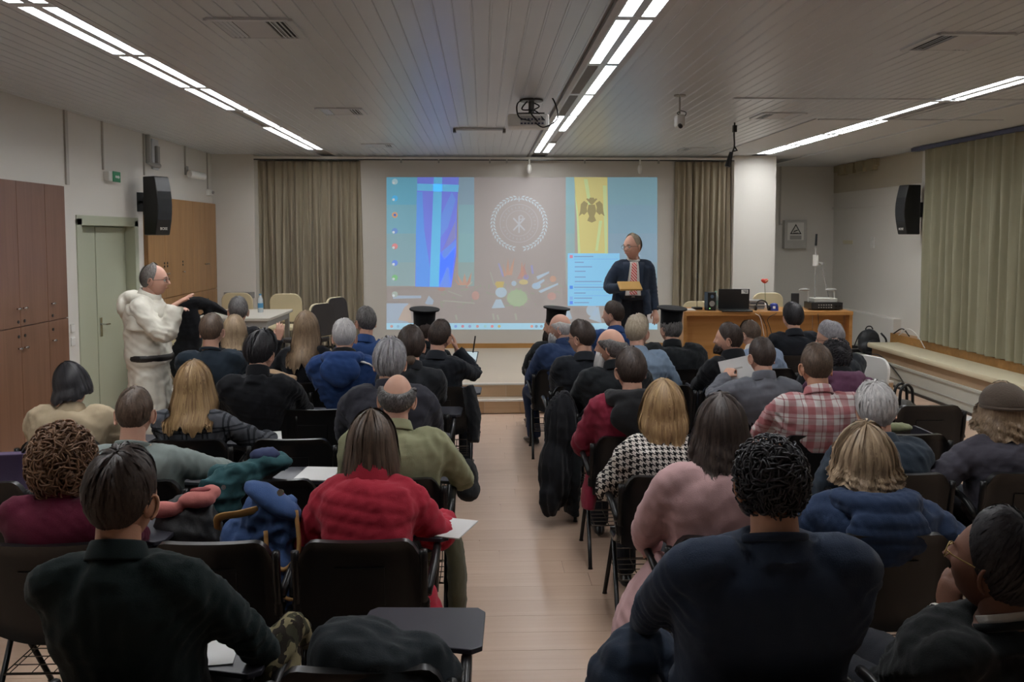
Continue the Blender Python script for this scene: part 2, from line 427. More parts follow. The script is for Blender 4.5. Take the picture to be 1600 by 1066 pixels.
def curtain(name, p0, p1, z0, z1, pleats, amp, mat, label, seed, cat='curtain'):
    """pleated cloth hanging along the line p0-p1"""
    p0 = np.array(p0, float); p1 = np.array(p1, float); L = np.linalg.norm(p1 - p0); d = (p1 - p0) / L; nrm_ = np.array((-d[1], d[0]))
    r = np.random.RandomState(seed); nx = pleats * 10; nz = 16; V = []; F = []
    s = np.linspace(0, 1, nx + 1); ph = np.cumsum(r.uniform(.6, 1.4, nx + 1)); ph = ph / ph[-1] * pleats * 2 * np.pi
    am = np.interp(s, np.linspace(0, 1, pleats + 1), r.uniform(.55, 1.15, pleats + 1))
    for side in (0, 1):
        for k in range(nz + 1):
            t = k / nz; z = z1 + (z0 - z1) * t
            g = min(1, .35 + 1.5 * t) if t < .5 else 1 - .1 * (t - .5)
            o = amp * g * am * (np.sin(ph + .35 * np.sin(3 * t + ph * .13)) + .25 * np.sin(2.3 * ph + 2 * t)) + (.006 if side else -.006)
            sx = s * L + .012 * np.sin(ph * .7 + 4 * t)
            V.append(np.stack([p0[0] + d[0] * sx + nrm_[0] * o, p0[1] + d[1] * sx + nrm_[1] * o, np.full(nx + 1, z)], 1))
    V = np.concatenate(V); w = nx + 1; h = (nz + 1) * w
    for side in (0, 1):
        for k in range(nz):
            for i in range(nx):
                q = (side * h + k * w + i, side * h + k * w + i + 1, side * h + (k + 1) * w + i + 1, side * h + (k + 1) * w + i)
                F.append(q if side else q[::-1])
    for k in range(nz):
        for i in (0, nx): F.append((k * w + i, (k + 1) * w + i, h + (k + 1) * w + i, h + k * w + i))
    o = link(name, mesh_np(name, V, F), None, mat)
    return tag(o, label, cat)
curtain('curtain', (-3.42, YF + .02), (-1.80, YF + .02), PZ + .05, 3.10, 17, .062, CURT, 'greyish beige pleated curtain left of the projection screen', 3)
curtain('curtain', (2.87, YF - .05), (3.80, YF - .05), PZ + .05, 3.10, 11, .06, CURT, 'greyish beige pleated curtain between projection screen and white pillar', 8)
curtain('curtain', (5.80, 11.25), (5.80, 3.2), .62, 3.12, 44, .055, CURT2, 'olive beige pleated window curtain along the right wall', 5)
tag(MB().box(5.74, 5.84, 3.0, 11.5, 3.12, 3.165).build('curtain_track', M('track_blue', '4a4f6a', .5)), 'dark blue grey curtain track above the window curtain', 'curtain track')
struct(MB().box(5.9, XR, 10.9, 11.5, .6, ZC), 'trim_6', WALL)

# doors in the left wall
dr = struct(MB().box(XL - .16, XL - .12, 8.64, 9.96, 0, 2.10), 'door_1', SAGE)
MB().box(XL - .12, XL - .10, 8.66, 9.17, .02, 2.09).build('door_leaf', SAGE, dr, bevel=.004)
MB().box(XL - .12, XL - .10, 9.19, 9.93, .02, 2.09).build('door_leaf', SAGE, dr, bevel=.004)
h = MB().box(XL - .10, XL - .092, 9.225, 9.275, .93, 1.13).tube([(XL - .09, 9.25, 1.06), (XL - .05, 9.25, 1.06), (XL - .045, 9.35, 1.055)], .009)
h.build('door_handle', CHROME, dr, smooth='auto')
MB().box(XL - .2, XL + .012, 8.54, 8.65, 0, 2.17).box(XL - .2, XL + .012, 9.94, 10.04, 0, 2.17).box(XL - .2, XL + .012, 8.54, 10.04, 2.10, 2.2).build('door_frame', SAGE, dr, bevel=.004)

# cupboards in the left wall
def cupboard(y0, y1, doors, label, mat, hz, lk, split=1.23, top=2.46, x=-3.90, lo=None):
    r = empty('cupboard', (x, (y0 + y1) / 2, 0 if y1 < 9 else PZ), 0, label, 'cupboard', 'built-in cupboards along the left wall')
    w = y1 - y0
    if y1 > 9: hz = [q - PZ for q in hz]; lk = [[q - PZ for q in z_] for z_ in lk]; split -= PZ; top -= PZ
    MB().box(-.049, -.018, -w / 2, w / 2, 0, top).build('carcass', mat, r)
    n_ = doors
    for lv, (z0, z1) in enumerate(((.06, split - .004), (split + .004, top - .003))):
        for k in range(n_):
            a = -w / 2 + w * k / n_; bb = a + w / n_
            d = MB().box(-.018, 0, a + .0025, bb - .0025, z0, z1).build('door', mat, r, bevel=.002)
            hy = (bb - .05) if k == 0 else (a + .05)
            if n_ == 1: hy = a + .06
            z = (hz[lv]); 
            MB().tube([(0, hy, z), (.022, hy, z), (.03, hy, z)], [.006, .006, .014], 8).tube([(.024, hy - .03, z), (.024, hy + .03, z)], .007, 6).build('handle', CHROME, d, smooth=True)
            for zz in lk[lv]:
                MB().tube([(0, hy + .01, zz), (.006, hy + .01, zz)], .014, 10).build('lock', BLACK, d, smooth='auto')
HZ, LK = (1.05, 1.385), ((1.15,), (1.275,))
cupboard(5.98, 6.92, 2, 'dark brown double cupboard at the left edge of the picture', CABN, HZ, LK)
cupboard(6.92, 7.86, 2, 'dark brown double cupboard with paired chrome handles on left wall', CABN, HZ, LK)
cupboard(7.86, 8.23, 1, 'narrow dark brown cupboard beside the green door', CABN, HZ, LK)
HZ2, LK2 = (1.0, 1.53), ((1.1,), (1.62, 1.66))
cupboard(10.21, 11.29, 2, 'light brown double cupboard behind the white-robed man', CABF, HZ2, LK2)
cupboard(11.29, 11.80, 1, 'narrow light brown cupboard in the middle of the far cupboards', CABF, HZ2, LK2)
cupboard(11.80, 12.79, 2, 'light brown double cupboard next to the white wall pier', CABF, (1.0, 1.6), ((1.1,), ()))
for zz in (.98, 1.11):
    o = MB().box(XL, XL + .012, 8.36, 8.44, zz - .04, zz + .04, .004).build('light_switch', WHITEP)
    tag(o, ('lower' if zz < 1.05 else 'upper') + ' white light switch between dark cupboard and green door', 'switch', 'light switches by the door')

# wall fittings on the left
def conduit(y, z0, z1, w, label):
    tag(MB().box(XL, XL + .018, y - w / 2, y + w / 2, z0, z1).build('conduit', M('conduit_grey', 'b9b4ac', .6)), label, 'conduit', 'cable conduits on the left wall')
conduit(8.38, 2.48, ZC, .055, 'wide grey wall conduit above the dark cupboard')
conduit(9.17, 2.68, ZC, .02, 'thin grey conduit running up from the exit sign')
conduit(10.26, 2.70, ZC, .02, 'thin grey conduit above the left loudspeaker')
conduit(11.66, 2.90, ZC, .025, 'short grey conduit above the small wall camera')
conduit(12.58, 2.66, ZC, .02, 'thin grey conduit above the sensor box in the corner')
r = empty('exit_sign', (XL, 9.28, 2.62), 0, 'small white box with green emergency exit plate on left wall', 'exit sign')
MB().box(0, .06, -.09, .10, -.05, .05, .008).build('box', WHITEP, r)
MB().box(.06, .068, -.01, .17, -.055, .055).build('plate', M('exit_green', '2f8a5c', .5), r)
MB().box(.068, .07, .04, .12, -.012, .012).prism([(0, 0), (.03, .02), (0, .04)], .002, Matrix.Translation((.068, .12, -.02)) @ Matrix(((0, 0, 1, 0), (1, 0, 0, 0), (0, 1, 0, 0), (0, 0, 0, 1)))).build('arrow_mark', WHITEP, r)
r = empty('pipe_bracket', (XL, 10.4, 2.95), 0, 'grey pipe bend and square plate under the ceiling on left wall', 'bracket')
MB().tube([(.05, -.12, .22), (.05, -.12, -.1), (.06, .02, -.12), (.08, .14, -.12)], .03, 8).build('pipe', GREYP, r, smooth='auto')
MB().box(0, .02, .1, .3, -.16, .2).build('plate', CEILP, r, bevel=.004)
MB().box(.02, .06, .16, .24, -.1, .12, .01).build('box', GREYP, r)
r = empty('wall_camera', (XL, 11.7, 2.86), 0, 'small white surveillance camera on a bracket on left wall', 'camera')
MB().box(0, .02, -.05, .05, -.06, .06).tube([(0, 0, 0), (.10, 0, -.03)], .015).build('bracket', GREYP, r)
MB().tube([(.08, -.1, -.05), (.2, .12, -.07)], [.05, .05], 10).build('body', WHITEP, r, smooth='auto')
MB().tube([(.19, .10, -.068), (.205, .135, -.072)], .032, 10).build('lens', BLACK, r, smooth='auto')
r = empty('sensor_box', (XL, 12.62, 2.62), 0, 'small white sensor box near the left front corner', 'sensor')
MB().box(0, .05, -.09, .09, -.05, .04, .008).build('box', WHITEP, r); MB().tube([(.05, .03, 0), (.075, .03, -.005)], [.025, .018], 10).build('lens', GREYP, r, smooth='auto')
o = MB().box(-3.80, -3.36, 12.76, 12.80, 1.08, 1.17, .004).build('wall_socket_strip', GREYP); tag(o, 'grey socket strip on the white pier behind the left table', 'socket strip')
for k in range(4): MB().tube([(-3.74 + k * .1, 12.755, 1.125), (-3.74 + k * .1, 12.765, 1.125)], .026, 10).build('socket', BLACK, o)

# loudspeakers
def text_mesh(to):
    bpy.context.view_layer.update()
    me = bpy.data.meshes.new_from_object(to.evaluated_get(bpy.context.evaluated_depsgraph_get())); nm, pr, lo, ro = to.name, to.parent, to.location.copy(), to.rotation_euler.copy()
    bpy.data.objects.remove(to); return link(nm, me, pr, None, lo, ro)
def loudspeaker(px, py, d, x, rz, label, strip):
    p = at(px, py, d); r = empty('loudspeaker', (x, d, p.z), rz, label, 'loudspeaker')
    pr = []                                          # bowed front cabinet, local +y is the front
    N = 9
    poly = [(-.09, -.33)] + [(.10 + .055 * math.sin(math.pi * i / (N - 1)), -.33 + .66 * i / (N - 1)) for i in range(N)] + [(-.09, .33)]
    mt = Matrix(((0, 0, 1, -.1), (1, 0, 0, 0), (0, 1, 0, 0), (0, 0, 0, 1)))
    MB().prism(poly, .20, mt).build('cabinet', BLACK, r, bevel=.012)
    g = MB()
    for i in range(N - 1):
        z0 = -.31 + .62 * i / (N - 1); z1 = -.31 + .62 * (i + 1) / (N - 1); y0 = .102 + .055 * math.sin(math.pi * i / (N - 1)); y1 = .102 + .055 * math.sin(math.pi * (i + 1) / (N - 1))
        g.add([(-.09, y0, z0), (.09, y0, z0), (.09, y1, z1), (-.09, y1, z1), (-.09, y0 - .01, z0), (.09, y0 - .01, z0), (.09, y1 - .01, z1), (-.09, y1 - .01, z1)], [(0, 1, 2, 3), (7, 6, 5, 4), (0, 3, 7, 4), (1, 5, 6, 2)])
    g.build('grille', M('grille_cloth', '25272a', .8, bump=.4, bs=500), r)
    MB().box(-.05, .05, -.16, -.08, -.1, .1).tube([(0, -.15, .05), (0, -.27, .05)], .02).box(-.08, .08, -.28, -.26, -.06, .16).build('wall_bracket', BLACKM, r)
    if strip:
        MB().box(.101, .105, .0, .022, -.33, .33).box(.101, .106, -.03, .05, -.21, -.195).build('cable_strip', WHITEP, r)
    t = bpy.data.curves.new('badge', 'FONT'); t.body = 'BOSE'; t.size = .042; t.align_x = 'CENTER'; t.extrude = .001
    to = bpy.data.objects.new('badge', t); COL.objects.link(to); to.parent = r; to.location = (0, .124, -.27); to.rotation_euler = (math.pi / 2, 0, math.pi); t.materials.append(WHITEP); text_mesh(to)
loudspeaker(240, 322, 9.95, -3.70, math.radians(-122), 'tall bowed black loudspeaker on the left wall above the light cupboards', False)
loudspeaker(1462, 328, 11.45, 5.72, math.radians(100), 'tall bowed black loudspeaker on the right wall beside the olive curtain', True)

# alcove: electrical box with warning sign, conduit, plates on the right wall
r = empty('electrical_box', (5.32, YA, 2.02), 0, 'grey wall box with triangular warning sign in the right alcove', 'electrical box')
MB().box(-.19, .19, -.12, 0, -.24, .24, .006).build('box', M('box_grey', 'b9b7b2', .5), r)
ty = -.122
def tri(sz, dz): return [(-sz * .5, -.29 * sz + dz), (sz * .5, -.29 * sz + dz), (0, .58 * sz + dz)]
mt = Matrix(((1, 0, 0, 0), (0, 0, -1, ty), (0, 1, 0, 0), (0, 0, 0, 1)))
MB().box(-.14, .14, ty - .002, ty, -.1, .2).build('sign_plate', WHITEP, r)
mt2 = mt.copy(); mt2[1][3] = ty - .002; mt3 = mt.copy(); mt3[1][3] = ty - .004
MB().prism(tri(.20, .06), .002, mt2).build('warning_triangle', BLACK, r)
MB().prism(tri(.145, .06), .002, mt3).build('triangle_face', M('sign_pale', 'cfcdc6', .5), r)
mt4 = mt.copy(); mt4[1][3] = ty - .006
MB().prism([(-.04, .035), (.03, .06), (.037, .08), (-.033, .058)], .002, mt4).prism([(-.045, .02), (.045, .02), (.045, .028), (-.045, .028)], .002, mt4).build('camera_mark', BLACK, r)
MB().box(-.1, .1, ty - .003, ty, -.09, -.02).build('text_plate', GREYP, r)
tag(MB().box(5.07, 5.095, YA - .02, YA, 2.2, ZC).box(5.07, 5.125, YA - .02, YA, 2.18, 2.2).build('conduit', M('conduit_grey', 'b9b4ac', .6)), 'thin conduit running down to the alcove wall box', 'conduit')
tag(MB().box(XR - .02, XR, 13.9, 14.25, 1.86, 1.92, .004).build('wall_plate', M('beige_plate', 'cfc6a8', .6)), 'small beige plate on the right wall near the corner', 'wall plate')
tag(MB().box(XR - .03, XR, 13.1, 13.2, 1.8, 1.98, .004).box(XR - .04, XR - .03, 13.12, 13.18, 1.86, 1.92).build('wall_switch', WHITEP), 'small white switch on the bare right wall', 'switch')

# projector on its mount
p = at(826, 190, 7.6); r = empty('projector', (p.x, 7.6, p.z), math.radians(-4), 'white ceiling projector with a tangle of black cables', 'projector')
r.scale = (1.15, 1.15, 1.0)
MB().box(-.155, .155, -.12, .12, -.06, .05, .02).build('case', WHITEP, r, smooth='auto')
MB().box(-.06, .13, -.123, -.118, -.045, .03).build('back_panel', M('panel_grey', 'c0beba', .5), r)
pr_ = random.Random(3); pp = MB()
for k in range(14): 
    cx = -.05 + (k % 7) * .026; cz = -.035 + (k // 7) * .035; pp.box(cx - .008, cx + .008, -.127, -.122, cz - .006, cz + .008)
pp.build('connector', M('connector_dark', '2b2d4a', .5), r)
MB().tube([(0, .12, -.01), (0, .15, -.01)], [.045, .04], 14).build('lens', BLACK, r, smooth='auto')
MB().tube([(.02, 0, .05), (.02, 0, ZC - p.z)], .022, 10).box(-.08, .12, -.08, .08, .05, .065).lathe([(.09, 0), (.09, .015)], 16, (.02, 0, ZC - p.z - .016)).build('mount', M('mount_dark', '55524e', .4, .4), r, smooth='auto')
for (pts) in ([(.02, -.02, .2), (-.08, -.06, .15), (-.07, -.14, .02), (.02, -.16, -.02)], [(.03, -.02, .22), (.16, -.05, .22), (.22, -.12, .02), (.12, -.15, -.07), (.05, -.13, -.03)],
              [(.0, 0, .19), (-.05, -.04, .1), (.05, -.08, .08), (.12, -.14, -.01)], [(.04, 0, .16), (.08, -.05, .12), (.02, -.12, .06), (.07, -.14, -.02)]):
    MB().tube(spline(pts, 6), .006, 6).build('cable', BLACK, r, smooth=True)
# hung devices and small ceiling things
p = at(1062, 172, 7.3); r = empty('hanging_camera', (p.x, 7.3, ZC), 0, 'small white device hanging on a rod from the ceiling', 'camera')
MB().tube([(0, 0, 0), (0, 0, -.16)], .008).lathe([(.05, -.012), (.05, 0)], 12).build('rod', GREYP, r, smooth='auto')
MB().box(-.035, .035, -.06, .06, -.27, -.17, .015).build('body', WHITEP, r, smooth='auto'); MB().tube([(-.01, -.05, -.26), (-.01, -.09, -.275)], .018).build('lens', BLACK, r, smooth='auto')
MB().tube(spline([(0, 0, -.13), (.05, -.02, -.15), (.02, -.05, -.19), (-.03, -.04, -.16), (0, 0, -.14)], 5), .004, 5).build('cable', BLACK, r)
p = at(1148, 193, 9.05); r = empty('hanging_microphone', (p.x, 9.05, ZC), 0, 'black microphone hanging on a cable near the right curtain', 'microphone')
MB().tube(spline([(0, 0, 0), (-.005, 0, -.12), (.0, 0, -.25), (-.03, 0, -.33)], 5), .009, 6).build('cable', BLACK, r)
MB().tube([(-.03, 0, -.31), (-.07, 0, -.46)], [.022, .03], 10).build('head', BLACK, r, smooth='auto')
MB().box(-.02, .02, -.02, .02, -.1, -.03).tube([(.0, 0, -.25), (.03, 0, -.29), (-.02, 0, -.3)], .01).build('clip', BLACKM, r)
p = at(749, 208, 9.7); r = empty('ceiling_batten', (p.x, 9.7, ZC), 0, 'pale narrow batten with dark end caps under the ceiling left of projector', 'batten')
MB().box(-.26, .26, -.12, .12, -.03, -.004, .006).build('bar', CEIL, r)
for s in (-1, 1): MB().box(s * .275 - .016, s * .275 + .016, -.05, .05, -.04, 0).build('end_cap', M('cap_grey', '5b5954', .5), r)
def drop_lamp(px, py, label):
    p = at(px, py, 12.75); r = empty('hanging_bulb', (p.x, 12.75, 3.12), 0, label, 'bulb')
    MB().tube([(0, 0, 0), (0, 0, -.08)], .012).build('stem', WHITEP, r)
    MB().lathe([(.015, -.08), (.03, -.1), (.036, -.15), (.025, -.2), (.005, -.215)], 12).build('bulb', WHITEP, r, smooth=True)
drop_lamp(827, 258, 'small pale bulb hanging over the projected emblem'); drop_lamp(1000, 260, 'small pale bulb hanging over the projected yellow flag')
# ------------------------------------------------------------------ people: builder
def skin(name, col):
    if name in MATS: return MATS[name]
    m = M(name, col, .55, 0, .08, 18, .12, 200, .35)
    b = m.node_tree.nodes['Principled BSDF']; b.inputs['Subsurface Weight'].default_value = .08; b.inputs['Subsurface Radius'].default_value = (.01, .004, .002)
    return m
SK = {'fair': skin('skin_fair', 'c79a85'), 'tan': skin('skin_tan', 'b98a70'), 'dark': skin('skin_dark', '6e4a3a'), 'pink': skin('skin_pink', 'cd9f8c')}
def hairmat(name, c1, c2, rough=.5):
    if name in MATS: return MATS[name]
    m, t, b = base(name, c1, rough, 0, .4)
    uv = t.new('ShaderNodeTexCoord').outputs['UV']
    f = t.noise(t.mapping(uv, (90, 2.2, 1)), 1.0, 4, .3)
    g = t.math('MULTIPLY', t.math('SUBTRACT', f, .3), 2.8)
    t.l.new(t.mix(g, lin(c1), lin(c2)), b.inputs['Base Color'])
    bn = t.new('ShaderNodeBump'); bn.inputs['Strength'].default_value = .5; bn.inputs['Distance'].default_value = .004
    t.put(bn.inputs['Height'], f); t.l.new(bn.outputs[0], b.inputs['Normal'])
    MATS[name] = m; return m
HM = {'black': hairmat('hair_black', '19181b', '38363a'), 'dark': hairmat('hair_dark', '2a2220', '4d4039'), 'brown': hairmat('hair_brown', '43362e', '695647'),
      'auburn': hairmat('hair_auburn', '4a3225', '86644a'), 'blonde': hairmat('hair_blonde', '7c5e42', 'b39468'), 'sand': hairmat('hair_sand', '86705a', 'b79f80'),
      'ash': hairmat('hair_ash', '6c5744', '9c8468'), 'grey': hairmat('hair_grey', '77757a', 'b1afb2'), 'white': hairmat('hair_white', 'a8a5a5', 'd2cfcd'),
      'pepper': hairmat('hair_pepper', '3b3837', '7c7977'), 'dgrey': hairmat('hair_dgrey', '4c4845', '8a8580'), 'fairgrey': hairmat('hair_fairgrey', '8d7f6c', 'bcae98')}
def rotm(yaw=0, pitch=0, roll=0):
    """head rotation: yaw + turns left, pitch + looks up, roll + tilts to the right shoulder (degrees)"""
    y, p, r = (math.radians(a) for a in (yaw, pitch, roll))
    return np.array(Matrix.Rotation(y, 3, 'Z') @ Matrix.Rotation(p, 3, 'X') @ Matrix.Rotation(r, 3, 'Y'))
def g_(x, s): return np.exp(-(x / s) ** 2)
def skull(n, w=1.0):
    """unit directions -> points of a bare head (x right, y forward, z up), centre at the eyes' height"""
    x, y, z = n[:, 0], n[:, 1], n[:, 2]
    zl = np.clip(-z, 0, 1); p = np.stack([.0765 * x * w, .098 * y, .121 * z], 1)
    p[:, 0] *= (1 - .24 * zl ** 1.4) * (1 + .05 * np.clip(-y, 0, 1) * np.clip(z + .4, 0, 1))
    p[:, 1] *= np.where(y < 0, 1 - .38 * zl ** 1.3, 1 - .07 * zl)
    return p
def face(p, fem=False):
    X, Y, Z = p[:, 0].copy(), p[:, 1].copy(), p[:, 2].copy(); f = np.clip((Y - .03) / .03, 0, 1)
    d = np.zeros(len(p))
    bridge = np.clip((.022 - Z) / .052, 0, 1) * (Z > -.034) * (Z < .022)
    d += .027 * g_(X, .012) * bridge ** 1.2                                # nose ridge
    d += .008 * g_(np.abs(X) - .012, .008) * g_(Z + .03, .009)             # nostrils
    d -= .010 * g_(np.abs(X) - .032, .018) * g_(Z - .002, .014)            # eye sockets
    d += .005 * g_(np.abs(X) - .028, .022) * g_(Z - .024, .009)            # brow
    d += .005 * g_(np.abs(X) - .045, .018) * g_(Z + .03, .02)              # cheeks
    d += .006 * g_(X, .022) * (g_(Z + .057, .006) + g_(Z + .068, .007)) - .004 * g_(X, .024) * g_(Z + .0625, .003)   # lips
    d += .010 * g_(X, .022) * g_(Z + .098, .016)                           # chin
    q = p.copy(); q[:, 1] += d * f
    return q
def head_mesh(w=1.0):
    n, m = 48, 38; D = []; F = []
    for i in range(m + 1):
        th = math.pi * i / m
        for k in range(n):
            a = 2 * math.pi * k / n; D.append((math.sin(th) * math.sin(a), math.sin(th) * math.cos(a), math.cos(th)))
    for i in range(m):
        for k in range(n):
            k2 = (k + 1) % n; F.append((i * n + k, i * n + k2, (i + 1) * n + k2, (i + 1) * n + k))
    V = face(skull(np.array(D), w)); A = Acc().add((V, F))
    for s in (-1, 1):                                                      # ears: flattened cup with rim
        R = np.array(Matrix.Rotation(s * -.45, 3, 'Z') @ Matrix.Rotation(-.2, 3, 'X'))
        A.add(ellipsoid_np((s * .079 * w, -.012, -.012), (.007, .019, .032), 10, 8, R))
        P = [np.array((s * .004, .019 * math.cos(a), .032 * math.sin(a))) @ R.T + np.array((s * .082 * w, -.014, -.012)) for a in np.linspace(-1.4, 3.6, 12)]
        A.add(tube_np(np.array(P), .0048, 6))
    return A.get()
HEAD = head_mesh()
def hand_mesh(curl=.6, spread=.12, side=1):
    """right hand (side=1): wrist at origin, fingers to +y, palm faces -z, thumb to -x"""
    A = Acc()
    P = [(0, -.03, 0), (0, .0, 0), (.002, .035, 0), (.002, .075, .001), (0, .09, 0)]
    A.add(tube_np(P, [.026, .028, .04, .042, .036], 12, flat=[.02, .018, .016, .014, .011]))
    for k, (x, y0, L) in enumerate(((-.030, .085, .072), (-.010, .092, .080), (.011, .088, .075), (.030, .078, .058))):
        a = spread * (k - 1.5) * .6; seg = [L * .42, L * .33, L * .25]; p = np.array((x, y0 - .02, 0)); pts = [p.copy()]; th = 0.1 * curl
        pts.append(p + np.array((0, .02, 0))); p = pts[-1].copy()
        for s_, dt in zip(seg, (.5, .8, .6)):
            th += dt * curl; p = p + s_ * np.array((math.sin(a) * math.cos(th), math.cos(a) * math.cos(th), -math.sin(th))); pts.append(p.copy())
        A.add(tube_np(np.array(pts), [.0095, .0098, .0092, .0085, .0068], 8))
    pts = [(-.015, .012, -.004), (-.036, .03, -.012), (-.05, .055, -.02 - .008 * curl), (-.05 + .012 * curl, .082, -.026 - .012 * curl)]
    A.add(tube_np(np.array(pts), [.015, .0135, .011, .008], 8))
    V, F = A.get(); V, F, _ = voxel(V, F, .0062, 2)
    if side < 0: V = V * np.array((-1, 1, 1)); F = F[:, ::-1]
    return V, F
HANDS = {(s, c): hand_mesh({'flat': .12, 'rest': .55, 'grip': 1.25, 'point': .35}[c], .3 if c in ('flat', 'point') else .12, s) for s in (1, -1) for c in ('flat', 'rest', 'grip', 'point')}
def ik(S, Wt, l1, l2, pole):
    S, Wt = np.array(S, float), np.array(Wt, float); d = Wt - S; D = np.linalg.norm(d)
    if D > (l1 + l2) * .995: Wt = S + d / D * (l1 + l2) * .995; d = Wt - S; D = np.linalg.norm(d)
    a = (l1 * l1 - l2 * l2 + D * D) / (2 * D); h = math.sqrt(max(0, l1 * l1 - a * a)); u = d / D
    pl = np.array(pole, float); pl = nrm(pl - u * np.dot(pl, u)); return S + u * a + pl * h, Wt
TORSO = [(0, .160, .115), (.10, .180, .128), (.28, .163, .120), (.48, .168, .122), (.66, .185, .125), (.79, .190, .120), (.88, .178, .108), (.94, .145, .094), (.975, .108, .08), (1.0, .074, .068)]
class Person:
    def __init__(s, label, group=None, name='person', head=(0, 0), d=3.0, lean=(0, .05), yaw=0, hd=(0, 0, 0), bulk=1.0, sw=1.0, fem=False, skin='fair', top='black',
                 stand=0, z0=0, slouch=.03, lw=None, rw=None, le=None, re=None, lhand='rest', rhand='rest', off=.016, arms=1.0, seed=0, style='plain', trousers='trouser_dark', hs=1.0,
                 headz=None, pole=None, lrot=None, rrot=None, loc=None, fold=1.0, vox=.0125, fit=1.0, noarms=False, legpose=None, extra=None, pz=.055):
        s.pz = pz
        s.legpose = legpose
        s.rs = np.random.RandomState(seed); s.seed = seed
        T = at(head[0], head[1], d) if loc is None else Vector(loc)
        s.hs = hs * (1.02 if fem else 1.05); s.fem = fem
        s.hw = np.array((T.x, T.y, T.z - .127 * s.hs))
        Rz = np.array(Matrix.Rotation(math.radians(yaw), 3, 'Z'))
        off_ = Rz @ np.array((lean[0], lean[1], 0))
        s.root = empty(name, (s.hw[0] - off_[0], s.hw[1] - off_[1], z0), math.radians(yaw), label, 'person', group)
        s.loc = np.array(s.root.location); s.Rz = Rz
        H = s.H = np.array((lean[0], lean[1], s.hw[2] - z0))
        s.R = rotm(*hd)
        ps = .93 if fem else 1.0
        s.P0 = np.array((0, 0, .50)) if not stand else np.array((0, 0, stand))
        s.NB = H + s.R @ np.array((0, -.02, -.05)) * s.hs + np.array((0, -.032, -.098)) * s.hs
        up = s.NB - s.P0
        C = s.P0 + up * .55 + np.array((0, -slouch, 0)) + np.array((0, 0, .04))
        t = np.linspace(0, 1, 24)[:, None]; s.sp = (1 - t) ** 2 * s.P0 + 2 * t * (1 - t) * C + t * t * s.NB
        s.ra = np.interp(t[:, 0], [r[0] for r in TORSO], [r[1] for r in TORSO]) * ps
        s.rb = np.interp(t[:, 0], [r[0] for r in TORSO], [r[2] for r in TORSO]) * ps
        k = 1 + (bulk - 1) * np.interp(t[:, 0], [0, .3, .7, .9, 1], [1, 1.15, .9, .5, .25]); s.ra = s.ra * k * (1 + (sw - 1) * np.interp(t[:, 0], [0, .5, .8, .95, 1], [0, .5, 1, 1, .2])); s.rb = s.rb * k
        sx = .168 * ps * sw * (1 + (bulk - 1) * .5)
        L1, L2 = .285 * arms * ps, .255 * arms * ps
        lw = lw or ((-.11, .33, .64) if not stand else (-.27, .08, stand - .12)); rw = rw or ((.12, .34, .72) if not stand else (.27, .08, stand - .12))
        lw, rw = s.loc_(lw), s.loc_(rw)
        s.arm = []
        for sd, wt, pole_ in ((-1, lw, le), (1, rw, re)):
            S = s.NB + np.array((sd * sx, 0.0, -.072))
            E, Wr = ik(S, wt, L1, L2, pole_ or (sd * .8, -.5, -.75)); s.arm.append((sd, S, E, Wr))
        b2 = .5 + .5 * bulk
        # ---- body: torso, arms, legs, neck fused; head and hands at finer size
        A = Acc(); sh = np.interp(np.linspace(0, 1, 24), [0, .6, 1], [.012, .02, .028]); A.add(tube_np(s.sp, s.ra - sh, 16, flat=s.rb - sh, pw=2.3))
        for sd, S, E, Wr in s.arm:
            A.add(tube_np(spline([s.NB + (S - s.NB) * .6 + np.array((0, 0, -.03)), S + np.array((0, 0, -.008)), E, Wr], 4), np.interp(np.linspace(0, 1, 13), [0, .33, .66, 1], [.038, .042, .036, .026]) * b2, 10))
        s.legs(A, 0, stand, b2)
        nb = s.H + s.R @ np.array((0, -.022, -.03)) * s.hs; nr = (.047 if fem else .056) * (.6 + .4 * bulk)
        A.add(tube_np(np.array([nb, (nb * .45 + s.NB * .55) + np.array((0, -.004, 0)), s.NB + np.array((0, -.01, -.05))]), [nr * .97, nr, nr * 1.1], 14))
        V, F, _ = voxel(*A.get(), .023, 2); B = Acc().add((V, [tuple(f) for f in F]))
        V2 = np.concatenate([spline([nb, nb * .5 + s.NB * .5, s.NB + np.array((0, -.01, -.05))], 4)])
        B.add(tube_np(V2, np.interp(np.linspace(0, 1, len(V2)), [0, .5, 1], [nr, nr * 1.02, nr * 1.1]), 20))
        B.add(((HEAD[0] * s.hs) @ s.R.T + s.H, HEAD[1]))
        for (sd, S, E, Wr), hk, hr in zip(s.arm, (lhand, rhand), (lrot, rrot)):
            y = nrm(Wr - E) if hr is None else nrm(hr[0]); z = np.array((0, 0, 1.0)) if hr is None else np.array(hr[1], float)
            x = nrm(np.cross(y, z)); z = np.cross(x, y); Rm = np.stack([x, y, z], 1)
            V, F = HANDS[(sd, hk)]; B.add((V * (.92 if fem else 1.0) @ Rm.T + Wr, [tuple(f) for f in F]))
        V, F = B.get(); link('body', mesh_np('body', V, F), s.root, SK[skin])
        s.stand = stand; s.b2 = b2; s.nr = nr
        # ---- top garment
        o = off; A = Acc(); i0 = 0; cut = 24
        A.add(tube_np(s.sp[i0:cut], (s.ra[i0:cut] + o) * (1 + (fit - 1) * np.interp(np.linspace(0, 1, cut - i0), [0, .6, 1], [1, .6, 0])), 24, flat=s.rb[i0:cut] + o, pw=2.35))
        s.o = o; nax = nrm(nb - s.NB)
        A.add(tube_np(np.array([s.NB - nax * .05, s.NB, s.NB + nax * .022]), [nr * 1.55 + .012, nr * 1.42, nr * 1.26], 18))
